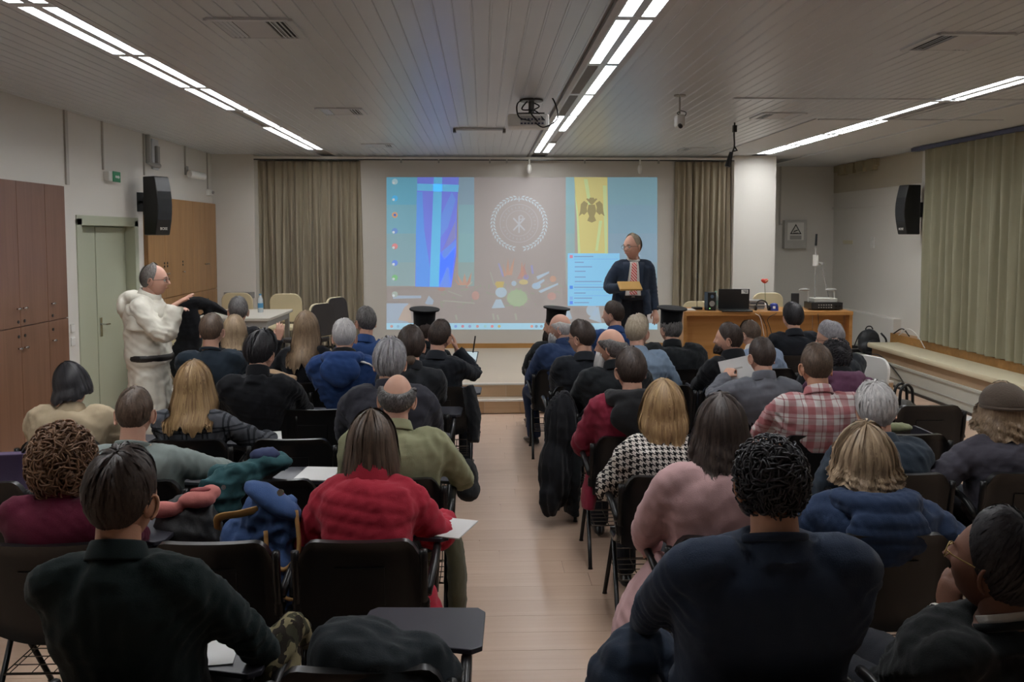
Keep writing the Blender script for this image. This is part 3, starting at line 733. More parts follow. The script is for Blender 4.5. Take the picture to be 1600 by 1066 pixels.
        if not noarms:
            for sd, S, E, Wr in s.arm:
                w2 = Wr - nrm(Wr - E) * .012
                pts = spline([s.NB + (S - s.NB) * .45 + np.array((0, 0, -.012)), S, E, w2], 5); q = np.linspace(0, 1, len(pts))
                A.add(tube_np(pts, (np.interp(q, [0, .3, .5, .66, .9, 1], [.05, .055, .049, .044, .037, .035]) * b2 + o), 14))
        if extra: extra(s, A)
        V, F, N = voxel(*A.get(), vox, 4)
        V = s.drape(V, N, style, fold)
        s.top = link('coat' if style in ('puffer', 'coat') else 'top', mesh_np('top', V, F), s.root, MATS[top] if isinstance(top, str) else top)
        s.topmat = MATS[top]
        # ---- trousers and shoes
        if trousers:
            A = Acc(); s.legs(A, .014, stand, b2, True)
            A.add(tube_np(s.sp[:7], s.ra[:7] + .006, 16, flat=s.rb[:7] + .006))
            V, F, N = voxel(*A.get(), .021, 3); V = V + N * folds(V, .006, seed + 5, .8)[:, None]
            link('trousers', mesh_np('trousers', V, F), s.root, MATS[trousers])
            for sd in (-1, 1): s.shoe(sd)
    def loc_(s, p):
        if p[0] != 'px': return p
        w = np.array(at(p[1], p[2], p[3])) - s.loc; return tuple(s.Rz.T @ w)
    def legs(s, A, o, stand, b2, cloth_=False):
        s.ank = []
        for sd in (-1, 1):
            if stand:
                hip, kn, an = np.array((sd * .09, 0, stand - .02)), np.array((sd * .1, .02, stand * .52)), np.array((sd * .105, -.02, .09))
            else:
                hip, kn, an = np.array((sd * .09, .02, .525)), np.array((sd * .12, .43, .515)), np.array((sd * .125, .42, .09))
                if hasattr(s, 'legpose') and s.legpose: kn, an = [np.array(p_) for p_ in s.legpose[0 if sd < 0 else 1]]
            s.ank.append((sd, kn, an))
            e = an if not cloth_ else an + np.array((0, 0, -.02))
            pts = spline([hip, (hip + kn) / 2 + np.array((0, 0, .005)), kn, (kn + an) / 2 + np.array((0, -.01, 0)), e], 4)
            A.add(tube_np(pts, np.interp(np.linspace(0, 1, len(pts)), [0, .25, .5, .75, 1], [.086, .078, .058, .052, .036 if not cloth_ else .05]) * b2 + o, 12))
            if not cloth_: A.add(tube_np(np.array([an + np.array((0, -.03, -.05)), an + np.array((0, .05, -.055)), an + np.array((0, .14, -.065))]), [.034, .036, .028], 10, flat=[.03, .028, .018]))
    def shoe(s, sd):
        sd, kn, an = s.ank[0 if sd < 0 else 1]; A = Acc()
        A.add(tube_np(np.array([an + np.array((0, -.075, -.062)), an + np.array((0, -.05, -.05)), an + np.array((0, .03, -.045)), an + np.array((0, .11, -.06)), an + np.array((0, .19, -.068)), an + np.array((0, .205, -.072))]),
                      [.02, .036, .042, .044, .034, .015], 12, flat=[.012, .032, .038, .026, .018, .01]))
        A.add(tube_np(np.array([an + np.array((0, 0, -.05)), an + np.array((0, -.008, .012))]), [.04, .038], 12))
        V, F, _ = voxel(*A.get(), .014, 2); V[:, 2] = np.maximum(V[:, 2], .004)
        link('shoe', mesh_np('shoe', V, F), s.root, MATS['shoe_black'])
    def armcoord(s, p):
        """distance along an arm and nearness to it, for every point"""
        best = np.full(len(p), 9.0); h = np.zeros(len(p))
        for sd, S, E, Wr in s.arm:
            for (a, b, h0) in ((S, E, 0), (E, Wr, np.linalg.norm(E - S))):
                ab = b - a; L = np.linalg.norm(ab); t = np.clip((p - a) @ ab / L ** 2, 0, 1); dd = np.linalg.norm(p - a - t[:, None] * ab, axis=1)
                m = dd < best; best[m] = dd[m]; h[m] = (h0 + t * L)[m]
        return h, best
    def drape(s, V, N, style, k):
        h, dist = s.armcoord(V); on = np.clip((.085 + s.o - dist) / .03, 0, 1)
        d = np.zeros(len(V))
        if style == 'puffer':
            pz = s.pz; q = V[:, 2] + .02 * np.sin(V[:, 0] * 9)
            d += (1 - on) * .008 * (np.abs(np.sin(np.pi * q / pz)) ** .4 - .7) + on * .010 * (np.abs(np.sin(np.pi * h / .07)) ** .6 - .6)
            d += folds(V, .008, s.seed, 1.7)
        elif style == 'knit': d += folds(V, .012, s.seed, .65) + folds(V, .003, s.seed + 9, 1.6)
        else: d += folds(V, .012, s.seed, .6) + folds(V, .008, s.seed + 9, 1.4)
        for sd, S, E, Wr in s.arm:                                        # creases bunch at elbow and armpit
            for c, a in ((E, .009), (S + np.array((0, 0, -.07)), .008)):
                r = V - c; ax = nrm(Wr - E); w = np.exp(-(np.linalg.norm(r, axis=1) / .085) ** 2)
                d += a * w * np.sin((r @ ax) * 2 * np.pi / .045 + 2 * np.sin(V[:, 0] * 30))
        zlow = s.sp[2][2]
        return V + N * (d * k)[:, None]
    # ---- extras
    def collar(s, kind, mat, sc=1.0):
        """band round the neck: list of (radius, height) along the neck's axis"""
        ax = nrm((s.H + s.R @ np.array((0, -.03, -.05))) - s.NB); f = nrm(np.array((0, 1, 0)) - ax * ax[1]); x = np.cross(f, ax)
        prof = {'crew': [(1.38, -.012), (1.42, .004), (1.36, .014), (1.26, .012), (1.22, -.012)],
                'shirt': [(1.15, .0), (1.14, .04), (1.2, .045), (1.42, .0), (1.46, -.012), (1.36, -.012)],
                'blazer': [(1.2, .01), (1.22, .028), (1.3, .03), (1.75, -.03), (1.85, -.05), (1.7, -.055)],
                'stand': [(1.3, -.03), (1.24, .045), (1.32, .05), (1.5, -.03)],
                'turtle': [(1.12, -.02), (1.08, .05), (1.16, .06), (1.3, .052), (1.32, .01), (1.3, -.03)],
                'cleric': [(1.1, .008), (1.1, .034), (1.16, .034), (1.16, .008)],
                'roll': [(1.3, -.04), (1.2, .03), (1.3, .065), (1.55, .055), (1.7, .01), (1.75, -.04), (1.6, -.05)]}[kind]
        prof = [(1 + (r - 1) * sc if r > 1.2 else r, hgt * (1 + (sc - 1) * .4)) for r, hgt in prof]
        n = 28; V = []; F = []
        for (r, hgt) in prof:
            for k in range(n):
                a = 2 * math.pi * k / n
                lift = .014 * -math.cos(a)                      # higher at the nape than at the throat
                c = s.NB + ax * (hgt + .012 + lift) + f * .004
                V.append(c + x * (math.sin(a) * s.nr * r * 1.04) + f * (math.cos(a) * s.nr * r))
        m = len(prof)
        for i in range(m):
            for k in range(n): F.append((i * n + k, i * n + (k + 1) % n, ((i + 1) % m) * n + (k + 1) % n, ((i + 1) % m) * n + k))
        V = np.array(V)
        if kind in ('roll', 'stand', 'blazer'): V = V + (V - s.NB) * folds(V, .05, s.seed + 3, 1.2)[:, None]
        o = link('collar', mesh_np('collar', V, F), s.root, MATS[mat]); mod = o.modifiers.new('sub', 'SUBSURF'); mod.levels = 1; mod.render_levels = 1
        return o
    def hood(s, mat, size=1.0, drop=.0, puff=False):
        A = Acc(); c = s.NB + np.array((0, -(s.o - .012) * 1.2, .0)); pts = []; ra = []
        for a in np.linspace(-2.25, 2.25, 17):
            r = .105 * size + .02 * math.cos(a); pts.append(c + np.array((math.sin(a) * r * 1.05, -math.cos(a) * r * .9 + .005, .008 + .012 * math.cos(a)))); ra.append((.030 + .022 * math.cos(a / 1.5)) * size)
        A.add(tube_np(np.array(pts), ra, 12))
        A.add(ellipsoid_np(c + np.array((0, -.13 * size, -.07 - drop)), (.14 * size, .055 * size, .10 * size), 16, 12))
        A.add(ellipsoid_np(c + np.array((0, -.135 * size, -.125 - drop)), (.085 * size, .045 * size, .07 * size), 14, 10))
        V, F, N = voxel(*A.get(), .01, 5); d = folds(V, .008, s.seed + 2, 1.1)
        if puff: d = d + .008 * (np.abs(np.sin(np.pi * V[:, 2] / .06)) ** .6 - .5)
        return link('hood', mesh_np('hood', V + N * d[:, None], F), s.root, MATS[mat])
    def local(s, p): return np.asarray(p, float)
    def hair(s, mat, kind='short', th=.016, L=.2, N=None, wave=0, part=0, psi=None, lump=.25, flare=0, curl_in=0):
        rs = s.rs; K = np.array((0, -.26, .966)); E1 = np.array((0, .966, .26)); E2 = np.array((1.0, 0, 0))
        pf, ps_, pb = psi or (70, 88, 104)
        def pmax(ph):
            c = np.cos(ph); return np.radians(np.where(c > 0, ps_ + (pf - ps_) * c ** 1.2, ps_ + (pb - ps_) * np.abs(c) ** .8))
        p0 = {'bald': lambda ph: np.radians(58 + 34 * np.clip(np.cos(ph), 0, 1)), 'crownbald': lambda ph: np.radians(30 + 8 * np.cos(ph))}.get(kind, lambda ph: np.zeros_like(ph))
        ph_f = rs.rand(6) * 6.28
        def clump(ph, t): return 1 + lump * (np.sin(ph * 7 + ph_f[0] + 2 * t) * .5 + np.sin(ph * 13 + ph_f[1] - 3 * t) * .35 + np.sin(ph * 23 + ph_f[2] + 5 * t) * .25)
        longk = kind in ('long', 'bob', 'curly')
        tc = .5
        yb = s.sp
        def P(ph, t, extra):
            ph = np.asarray(ph, float); t = np.asarray(t, float)
            a0 = p0(ph); am = pmax(ph)
            hang = np.clip((np.abs(np.arctan2(np.sin(ph), np.cos(ph))) - math.radians(52)) / math.radians(25), 0, 1) if longk else np.zeros_like(ph)
            am2 = am * (1 - hang) + np.radians(np.minimum(np.degrees(am), 88)) * hang
            tt = np.where(hang > 0, np.clip(t / tc, 0, 1), t) if longk else t
            tt = tt * (1 - 0) 
            ps2 = a0 + (am2 - a0) * tt
            dr = np.cos(ps2)[:, None] * K + np.sin(ps2)[:, None] * (np.cos(ph)[:, None] * E1 + np.sin(ph)[:, None] * E2)
            b = skull(dr); nn = b / np.linalg.norm(b, axis=1)[:, None]
            fade = np.where(hang > 0, 1.0, 1 - .82 * np.clip((tt - .35) / .65, 0, 1) ** 1.6)
            if kind in ('bald', 'crownbald'): fade = fade * np.clip(tt / .15, .15, 1)
            pt = b + nn * (th * fade * clump(ph, t) + .002 + extra)[:, None]
            pt = (pt * s.hs) @ s.R.T + s.H
            if longk:
                u = np.clip((t - tc) / (1 - tc), 0, 1) * hang
                Ln = L * (.86 + .10 * np.sin(ph * 5 + ph_f[3]) + .06 * np.sin(ph * 17 + ph_f[4]))
                ho = nn @ s.R.T; ho[:, 2] = 0; ho = ho / (np.linalg.norm(ho, axis=1)[:, None] + 1e-9)
                pt = pt + ho * ((flare * np.sin(np.clip(u * 1.35, 0, 1.6)) - curl_in * u ** 3))[:, None] + np.array((0, 0, -1.0)) * (Ln * u)[:, None]
                if wave:
                    pt = pt + ho * (wave * np.sin(u * 16 + ph * 6 + ph_f[5]) * u ** .5)[:, None]
                low = np.clip((s.NB[2] + .02 - pt[:, 2]) / .08, 0, 1)     # lie on the back of the garment
                yk = np.interp(pt[:, 2], yb[:, 2], yb[:, 1]) - np.interp(pt[:, 2], yb[:, 2], s.rb) * np.sqrt(np.clip(1 - (pt[:, 0] / .22) ** 2, .1, 1)) - s.o - .014 - np.maximum(extra, 0)
                back = (np.cos(ph) < .35)
                pt[:, 1] = np.where(back & (pt[:, 1] > yk), pt[:, 1] * (1 - low) + yk * low, pt[:, 1])
            return pt
        V, F, UV = [], [], []
        nf, nt = 56, (22 if longk else 13)
        ph = np.linspace(0, 2 * np.pi, nf, endpoint=False)
        if kind in ('bald',): ph = np.linspace(math.radians(62), 2 * np.pi - math.radians(62), nf)
        closed = kind != 'bald'
        for lay in (0, 1):
            for j in range(nt):
                t = j / (nt - 1); V.append(P(ph, np.full(nf, t), np.full(nf, 0.0 if lay == 0 else -th * .8 - .004))); UV.append(np.stack([ph / 6.283, np.full(nf, t * (1 if longk else 9))], 1))
        V = np.concatenate(V); h = nf * nt
        for lay in (0, 1):
            for j in range(nt - 1):
                for i in range(nf if closed else nf - 1):
                    i2 = (i + 1) % nf; q = (lay * h + j * nf + i, lay * h + j * nf + i2, lay * h + (j + 1) * nf + i2, lay * h + (j + 1) * nf + i); F.append(q if lay else q[::-1])
        for i in range(nf if closed else nf - 1):
            i2 = (i + 1) % nf; a = (nt - 1) * nf; F.append((a + i, a + i2, h + a + i2, h + a + i))
        # locks laid over the shell
        Nn = int((N if N is not None else (420 if longk else 260)) * (1 if longk else 1.5)); sg = 11 if longk else 6; w = .0045 if longk else .0034
        base_ = len(V); VV = [V]
        for k in range(Nn):
            p_ = rs.uniform(ph[0], ph[-1] if not closed else 6.283); t0 = rs.uniform(0 if longk else .05, .5); t1 = min(1.0 + (.03 if longk else .02), t0 + rs.uniform(.35, 1.0) if not longk else rs.uniform(.8, 1.04))
            t = np.linspace(t0, t1, sg); dph = rs.normal(0, .10 if longk else .38) * (t - t0) + (wave * 3.5 * np.sin(t * 18 + rs.rand() * 6) if wave else 0)
            ex = rs.uniform(.0005, .0055) + ((.003 + .6 * th * rs.rand()) * np.sin(np.linspace(0, 3.1, sg)) if not longk else .003 * rs.rand())
            if kind == 'curly': ex = ex + .012 * (1 + np.sin(t * 26 + rs.rand() * 6)) * rs.rand()
            ex = ex if longk else ex * (1 - .85 * np.clip(t, 0, 1) ** 3)
            c = P(p_ + dph, np.minimum(t, 1.0), np.broadcast_to(ex, (sg,)))
            T = np.gradient(c, axis=0); ov = c - (s.H + np.array((0, 0, -.0))); ov[:, 2] *= .3; sd = np.cross(T, ov); sd /= np.linalg.norm(sd, axis=1)[:, None] + 1e-9
            ww = (w * (.6 + .8 * rs.rand()) * np.interp(np.linspace(0, 1, sg), [0, .2, .8, 1], [.4, 1, .8, .15]))[:, None]
            VV.append(np.concatenate([c - sd * ww, c + sd * ww])); uu = rs.rand(); UV.append(np.stack([np.full(2 * sg, uu), np.concatenate([t, t]) * (1 if longk else 3)], 1))
            for i in range(sg - 1): F.append((base_ + i, base_ + i + 1, base_ + sg + i + 1, base_ + sg + i))
            base_ += 2 * sg
        V = np.concatenate(VV)
        return link('hair', mesh_np('hair', V, F, uv=np.concatenate(UV)), s.root, HM[mat])
    def curls(s, mat, r=.105, n=260, low=-.1, size=.016, c=(0, -.012, .012), sq=(1, 1, 1)):
        """dense curly hair: mass of little coils on the scalp"""
        rs = s.rs; A = Acc(); i = 0
        A.add(ellipsoid_np((c[0], c[1], c[2]), (r * .9 * sq[0], r * 1.04 * sq[1], r * 1.05 * sq[2]), 24, 16)); V0, F0 = A.get(); nb = len(V0)
        V0 = V0 * (1 + .05 * np.sin(V0 @ np.array((70, 55, 60.)))[:, None] + .04 * np.sin(V0 @ np.array((-50, 90, 30.)))[:, None])
        VV = [V0]; F = list(F0); UV = [np.stack([rs.rand(nb), rs.rand(nb)], 1)]; b = nb
        while i < n:
            d = rs.normal(size=3); d /= np.linalg.norm(d)
            if d[2] * r < low or (d[1] > .55 and d[2] < .35): continue
            p = np.array(c) + d * np.array((r * .9 * sq[0], r * 1.04 * sq[1], r * 1.05 * sq[2])) * rs.uniform(.95, 1.04); u = nrm(np.cross(d, rs.normal(size=3))); w = np.cross(d, u); q = np.linspace(0, 9.5, 14)
            rad = size * rs.uniform(.6, 1.2)
            pts = p + np.outer(np.cos(q) * rad, u) + np.outer(np.sin(q) * rad * .6, d) + np.outer(np.linspace(-1, 1, 14) * size * 1.3, w) + np.outer(np.linspace(.5, -1, 14) * size * .7, (0, 0, 1))
            V, Fc = tube_np(pts, size * .19, 4); VV.append(V); F += [tuple(k + b for k in f) for f in Fc]; b += len(V); UV.append(np.full((len(V), 2), rs.rand())); i += 1
        V = (np.concatenate(VV) * s.hs) @ s.R.T + s.H
        return link('hair', mesh_np('hair', V, F, uv=np.concatenate(UV)), s.root, HM[mat])
    def put(s, name, mb, mat, smooth='auto', frame='head'):
        """attach a shape made in head coordinates"""
        Mx = Matrix(((*(s.R[0] * s.hs), s.H[0]), (*(s.R[1] * s.hs), s.H[1]), (*(s.R[2] * s.hs), s.H[2]), (0, 0, 0, 1))) if frame == 'head' else Matrix.Identity(4)
        n_ = MB(); n_.add(mb.v, mb.f, Mx); return n_.build(name, mat, s.root, smooth=smooth)
    def glasses(s, mat=None, r=.021):
        mb = MB()
        for sd in (-1, 1):
            mb.tube([(sd * .033 + r * 1.15 * math.cos(a), .103 - .004 * abs(math.cos(a)), .0 + r * .85 * math.sin(a)) for a in np.linspace(0, 2 * math.pi, 17)], .0016, 5)
            mb.tube([(sd * .056, .1, .006), (sd * .078, .075, .008), (sd * .084, .0, .006), (sd * .083, -.025, -.006)], .0018, 5)
        mb.tube([(-.01, .107, .004), (.01, .107, .004)], .0016, 5)
        return s.put('glasses', mb, mat or BLACKM)
    def eyes(s):
        for sd in (-1, 1):
            V, F = ellipsoid_np((sd * .032, .078, .002), (.0125, .0125, .0125), 12, 8); s.put('eye', MB().add(V, F), M('eye_white', 'd8d4d0', .3))
            V, F = ellipsoid_np((sd * .032, .0875, .002), (.005, .004, .005), 8, 6); s.put('iris', MB().add(V, F), BLACK)
            if sd > 0: s.put('lips', MB().tube([(-.024, .088, -.062), (-.008, .1005, -.0595), (.008, .1005, -.0595), (.024, .088, -.062)], [.002, .0045, .0045, .002], 6), M('lip_rose', 'a5675f', .5))
            s.put('eyebrow', MB().tube([(sd * .015, .096, .022), (sd * .032, .095, .027), (sd * .05, .083, .021)], [.003, .004, .002], 6), M('brow_grey', '7a6a5c', .8))
    def beard(s, mat, L=.06, n=220):
        rs = s.rs; V0, F0 = ellipsoid_np((0, .055, -.075 - L * .3), (.06, .042, .045 + L * .55), 16, 12)
        V0[:, 0] *= 1 - .35 * np.clip((-V0[:, 2] - .08) / (.05 + L), 0, 1); VV = [V0]; F = list(F0); b = len(V0); UV = [np.stack([V0[:, 0] * 8, V0[:, 2] * 5], 1)]
        for i in range(n):
            a = rs.uniform(-1.7, 1.7); z0 = rs.uniform(-.085, -.03); q = np.linspace(0, 1, 6); st = np.array((math.sin(a) * .062, .05 + math.cos(a) * .046, z0)); en = np.array((math.sin(a) * .035 + rs.normal() * .008, .06 + math.cos(a) * .04 + rs.normal() * .006, -.11 - L * rs.uniform(.6, 1.1)))
            c = st + (en - st) * q[:, None] + np.outer(np.sin(q * 3.1) * .012, (math.sin(a), math.cos(a), 0)); V, Fc = tube_np(c, np.linspace(.003, .0008, 6), 4); VV.append(V); F += [tuple(k + b for k in f) for f in Fc]; b += len(V); UV.append(np.full((len(V), 2), rs.rand()))
        V = (np.concatenate(VV) * s.hs) @ s.R.T + s.H
        return link('beard', mesh_np('beard', V, F, uv=np.concatenate(UV)), s.root, HM[mat])
    def clericcap(s):
        """tall black cap with a wide flat crown"""
        mb = MB().lathe([(.088, .0), (.090, .004), (.096, .108), (.1, .122), (.126, .128), (.130, .135), (.128, .141), (.06, .145), (.004, .146)], 32)
        R = Matrix.Translation((0, -.012, .052)) @ Matrix.Rotation(math.radians(6), 4, 'X')
        n_ = MB().add(mb.v, mb.f, R); return s.put('clerical_hat', n_, MATS['hat_black'], smooth='auto')
for nm, c in (('black', '17181a'), ('trouser_dark', '1d1f25'), ('trouser_navy', '26314a'), ('trouser_olive', '4c4a38'), ('jean', '2d3850')): cloth(nm, c)
M('shoe_black', '131314', .3); cloth('hat_black', '151618', .8)
# ------------------------------------------------------------------ conference chairs with writing tablets
CHP = M('chair_plastic', '161617', .32, var=.08, spec=.35); CHF = M('chair_frame', '19191a', .3, .3); TABM = M('tablet_top', '34343c', .4, var=.06); TABE = M('tablet_edge', '1a1a1c', .5)
BASK = M('basket_wire', '3d342c', .4, .5)
def chair_proto():
    """local frame: seat centre over the origin, faces +y"""
    P = {}
    # moulded backrest, curved across, rounded corners, with rim and raised middle
    W_, H_, n, m = .49, .36, 22, 14
    def back(u, v, off=0, shrink=1.0):
        u *= shrink; v *= shrink
        x = u * W_ / 2; zz = v * H_ / 2
        k = 1 - max(0, (abs(u) - .72) / .28) ** 2.4 * .34 if v > 0 else 1 - max(0, -v - .1) ** 2 * .18
        z = .635 + (zz if v < 0 else zz * k) + (-.045 * (1 - u * u) if v < 0 else 0) * abs(v)
        y = -.235 - .03 * (v + 1) / 2 * 1.4 - .035 * (1 - u * u) + .03 + off
        return (x * (1 - .05 * max(0, v) ** 3), y, z)
    def panel(shrink, o0, o1, rim):
        V = []; F = []
        for sd, of in ((0, o0), (1, o1)):
            for j in range(m + 1):
                for i in range(n + 1):
                    u = -1 + 2 * i / n; v = -1 + 2 * j / m; e = max(abs(u), abs(v)); V.append(back(u, v, of + (rim * max(0, (e - .82) / .18) if sd == 0 else 0), shrink))
        w = n + 1; h = w * (m + 1)
        for sd in (0, 1):
            for j in range(m):
                for i in range(n):
                    q = (sd * h + j * w + i, sd * h + j * w + i + 1, sd * h + (j + 1) * w + i + 1, sd * h + (j + 1) * w + i); F.append(q if sd == 0 else q[::-1])
        for i in range(n): F.append((i + 1, i, h + i, h + i + 1)); a = m * w; F.append((a + i, a + i + 1, h + a + i + 1, h + a + i))
        for j in range(m): F.append((j * w, (j + 1) * w, h + (j + 1) * w, h + j * w)); F.append(((j + 1) * w + n, j * w + n, h + j * w + n, h + (j + 1) * w + n))
        return V, F
    P['backrest'] = (MB().add(*panel(1, -.012, .008, -.016)), CHP, 'auto')
    b = MB(); b.add(*panel(.4, -.019, -.008, 0)); P['back_inset'] = (b, CHP, 'auto')
    V = []; F = []; N = 12
    for lay in (0, 1):
        for j in range(N + 1):
            for i in range(N + 1):
                u = -1 + 2 * i / N; v = -1 + 2 * j / N
                x = u * .23 * math.sqrt(1 - .12 * v * v); y = .02 + v * .21 * math.sqrt(1 - .12 * u * u); z = .452 + .012 * u * u - (.03 * max(0, v - .5) ** 1.5) - .018 * lay
                V.append((x, y, z))
    w = N + 1; h = w * w
    for lay in (0, 1):
        for j in range(N):
            for i in range(N):
                q = (lay * h + j * w + i, lay * h + j * w + i + 1, lay * h + (j + 1) * w + i + 1, lay * h + (j + 1) * w + i); F.append(q[::-1] if lay else q)
    for k in range(N):
        for (a, c) in ((k, k + 1), ((k + 1) * w + N, k * w + N) if 0 else (k * w + N, (k + 1) * w + N), (N * w + k + 1, N * w + k), ((k + 1) * w, k * w)): F.append((a, c, h + c, h + a))
    P['seat'] = (MB().add(V, F), CHP, 'auto')
    for sd, nm in ((-1, 'l'), (1, 'r')):
        x = sd * .25
        P['upright' + nm] = (MB().tube(spline([(x, -.268, .77), (x, -.25, .62), (x, -.215, .52), (x, -.12, .445), (x, .02, .43)], 4), .0165, 8), CHF, True)
        P['pivot' + nm] = (MB().lathe([(.021, 0), (.024, .008), (.021, .016), (.024, .024), (.021, .032), (.024, .04), (.021, .05)], 12, (x, -.226, .505)), CHF, 'auto')
        P['leg_front' + nm] = (MB().tube([(x, -.035, .44), (x + sd * .005, .25, .012), (x + sd * .005, .252, 0)], [.012, .012, .015], 8), CHF, True)
        P['leg_rear' + nm] = (MB().tube([(x, -.01, .44), (x + sd * .005, -.235, .012), (x + sd * .005, -.237, 0)], [.012, .012, .015], 8), CHF, True)
        P['arm' + nm] = (MB().tube(spline([(x + sd * .012, -.235, .58), (x + sd * .03, -.15, .645), (x + sd * .035, .0, .665), (x + sd * .035, .1, .655)], 4), [.018] * 13, 8), CHP, True)
    P['crossbar'] = (MB().tube([(-.25, -.1, .425), (.25, -.1, .425)], .011, 6).tube([(-.25, .1, .425), (.25, .1, .425)], .011, 6), CHF, True)
    bk = MB()
    for y in np.linspace(-.14, .14, 5): bk.tube([(-.235, y, .235), (.235, y, .235)], .0028, 4)
    for x in np.linspace(-.22, .22, 6): bk.tube([(x, -.15, .235), (x, .15, .235), (x, .16, .29)], .0028, 4)
    bk.tube([(-.24, -.15, .235), (.24, -.15, .235), (.24, .16, .235), (-.24, .16, .235), (-.24, -.15, .235)], .0035, 4).tube([(-.24, .16, .29), (.24, .16, .29)], .0035, 4)
    P['basket'] = (bk, BASK, True)
    poly = [(.30, -.075), (.335, -.05), (.345, .20), (.32, .235), (-.03, .25), (-.055, .225), (-.085, .04), (-.06, .015)]
    P['tablet'] = (MB().prism([(x, y + .12) for x, y in poly], .018, Matrix.Translation((0, 0, .685))), TABM, False)
    P['tablet_arm'] = (MB().tube([(.285, .06, .655), (.285, .12, .67), (.24, .2, .683)], .014, 6).tube([(.285, .1, .66), (.275, .12, .44)], .013, 6), CHF, True)
    P['tablet_folded'] = (MB().prism([(y, z) for y, z in rrect(.42, .28, .05)], .016, Matrix.Translation((.305, .12, .60)) @ Matrix(((0, 0, 1, 0), (1, 0, 0, 0), (0, 1, 0, 0), (0, 0, 0, 1)))), TABM, False)
    out = {}
    for k, (mb, mt, sm) in P.items():
        o = mb.build(k, mt, None, smooth=sm, bevel=.003 if k.startswith('tablet') and not sm else 0)
        out[k] = o
    return out
CP = chair_proto()
CHAIR_NAMES = {'backrest': 'backrest', 'back_inset': 'back_inset', 'seat': 'seat', 'crossbar': 'crossbar', 'basket': 'basket', 'tablet': 'tablet', 'tablet_arm': 'tablet_arm', 'tablet_folded': 'tablet'}
def chair(x, y, label, rz=0, tab='open', z=0):
    """tab: open, folded or none"""
    r = empty('conference_chair', (x, y, z), math.radians(rz), label, 'chair', 'black conference chairs of the audience')
    for k, o in CP.items():
        if k in ('tablet', 'tablet_arm') and tab != 'open': continue
        if k == 'tablet_folded' and tab != 'folded': continue
        nm = CHAIR_NAMES.get(k) or ('leg' if k.startswith('leg') else k[:-1])
        c = o.copy(); c.name = nm; COL.objects.link(c); c.parent = r
    return r
def chairs_done():
    for o in CP.values(): bpy.data.objects.remove(o)
# ------------------------------------------------------------------ the projected picture on the board
pj = empty('projected_picture', (0.6, YF - .003, 1.9), 0, 'projected desktop picture with blue flag, laurel emblem and yellow flag', 'projection')
def pc(c, soft=.12):
    k = 'pj_%s_%.2f' % (c, soft); c = ''.join('%02x' % int((1 - soft) * int(c[i:i + 2], 16) + soft * g) for i, g in ((0, 168), (2, 162), (4, 160)))
    if k in MATS: return MATS[k]
    m, t, b = base(k, c, .7); b.inputs['Emission Color'].default_value = lin(c); b.inputs['Emission Strength'].default_value = SCREEN if not k.startswith('pj_bab3b0') else .11
    MATS[k] = m; return m
def S_(px, py, lay=0):
    p = at(px, py, YF); return (p.x - .6, -lay * .0012, p.z - 1.9)
def piece(name, polys, col, lay, parent=None, kind=None):
    mb = MB()
    for poly in polys:
        V = [S_(x, y, lay) for x, y in poly]; n = len(V); V2 = [(x, y + .0009, z) for x, y, z in V]
        mb.add(V + V2, [tuple(range(n)), tuple(reversed(range(n, 2 * n)))] + [(i, n + i, n + (i + 1) % n, (i + 1) % n) for i in range(n)])
    o = mb.build(name, pc(col, .42 if 'flower' in name or 'leaf_' in name or 'lower_left' in name else .12), parent or pj)
    if len(polys) > 1: o['kind'] = 'stuff'
    return o
def q(x0, y0, x1, y1): return [(x0, y0), (x1, y0), (x1, y1), (x0, y1)]
def circ(cx, cy, r, n=20, r2=None): return [(cx + r * math.cos(2 * math.pi * k / n), cy + (r2 or r) * math.sin(2 * math.pi * k / n)) for k in range(n)]
def ringp(cx, cy, r0, r1, n=40):
    out = []
    for k in range(n):
        a, b = 2 * math.pi * k / n, 2 * math.pi * (k + 1) / n
        out.append([(cx + r0 * math.cos(a), cy + r0 * math.sin(a)), (cx + r1 * math.cos(a), cy + r1 * math.sin(a)), (cx + r1 * math.cos(b), cy + r1 * math.sin(b)), (cx + r0 * math.cos(b), cy + r0 * math.sin(b))])
    return out
piece('picture_ground', [q(604, 277, 1027, 515)], 'bab3b0', 0)
for (y0, y1, c) in ((277, 320, '62adca'), (320, 365, '74adc0'), (365, 410, '84abb6'), (410, 447, '8dabb0')):
    piece('teal_panel', [q(604, y0, 652, y1)], c, 1)
    piece('teal_panel', [q(716, y0, 741, y1)], {'62adca': '83a0b4', '74adc0': '82adb8', '84abb6': '84b0b8', '8dabb0': '90a8aa'}[c], 1)
    piece('teal_panel', [q(884, y0, 898, y1)], {'62adca': '84aeb8', '74adc0': '86adb4', '84abb6': '8dadb0', '8dabb0': '9aa8a8'}[c], 1)
    piece('teal_panel', [q(949, y0, 1027, y1)], {'62adca': '7ba6b6', '74adc0': '7da3b8', '84abb6': '84a2b8', '8dabb0': '8aa2b2'}[c], 1)
fg = piece('blue_flag', [[(652, 277), (717, 277), (714, 330), (713, 400), (705, 449), (649, 448), (650, 380)]], '7484f2', 2)
piece('flag_fold', [[(652, 300), (660, 300), (663, 360), (672, 420), (670, 448), (650, 448), (650, 370)]], '62a0ff', 3, fg)
piece('flag_fold', [[(690, 335), (706, 300), (712, 312), (700, 355), (688, 372)], [(688, 395), (713, 375), (712, 385), (690, 412), (686, 448), (704, 448), (702, 420)]], '6e9afc', 3, fg)
piece('flag_fold', [[(690, 400), (712, 345), (712, 372), (690, 392)]], '8c90d2', 3, fg)
piece('flag_cross', [[(678, 277), (691, 277), (689, 350), (686, 448), (671, 448), (675, 350)], [(652, 287), (717, 289), (716, 300), (652, 298)]], '68c6fb', 4, fg)
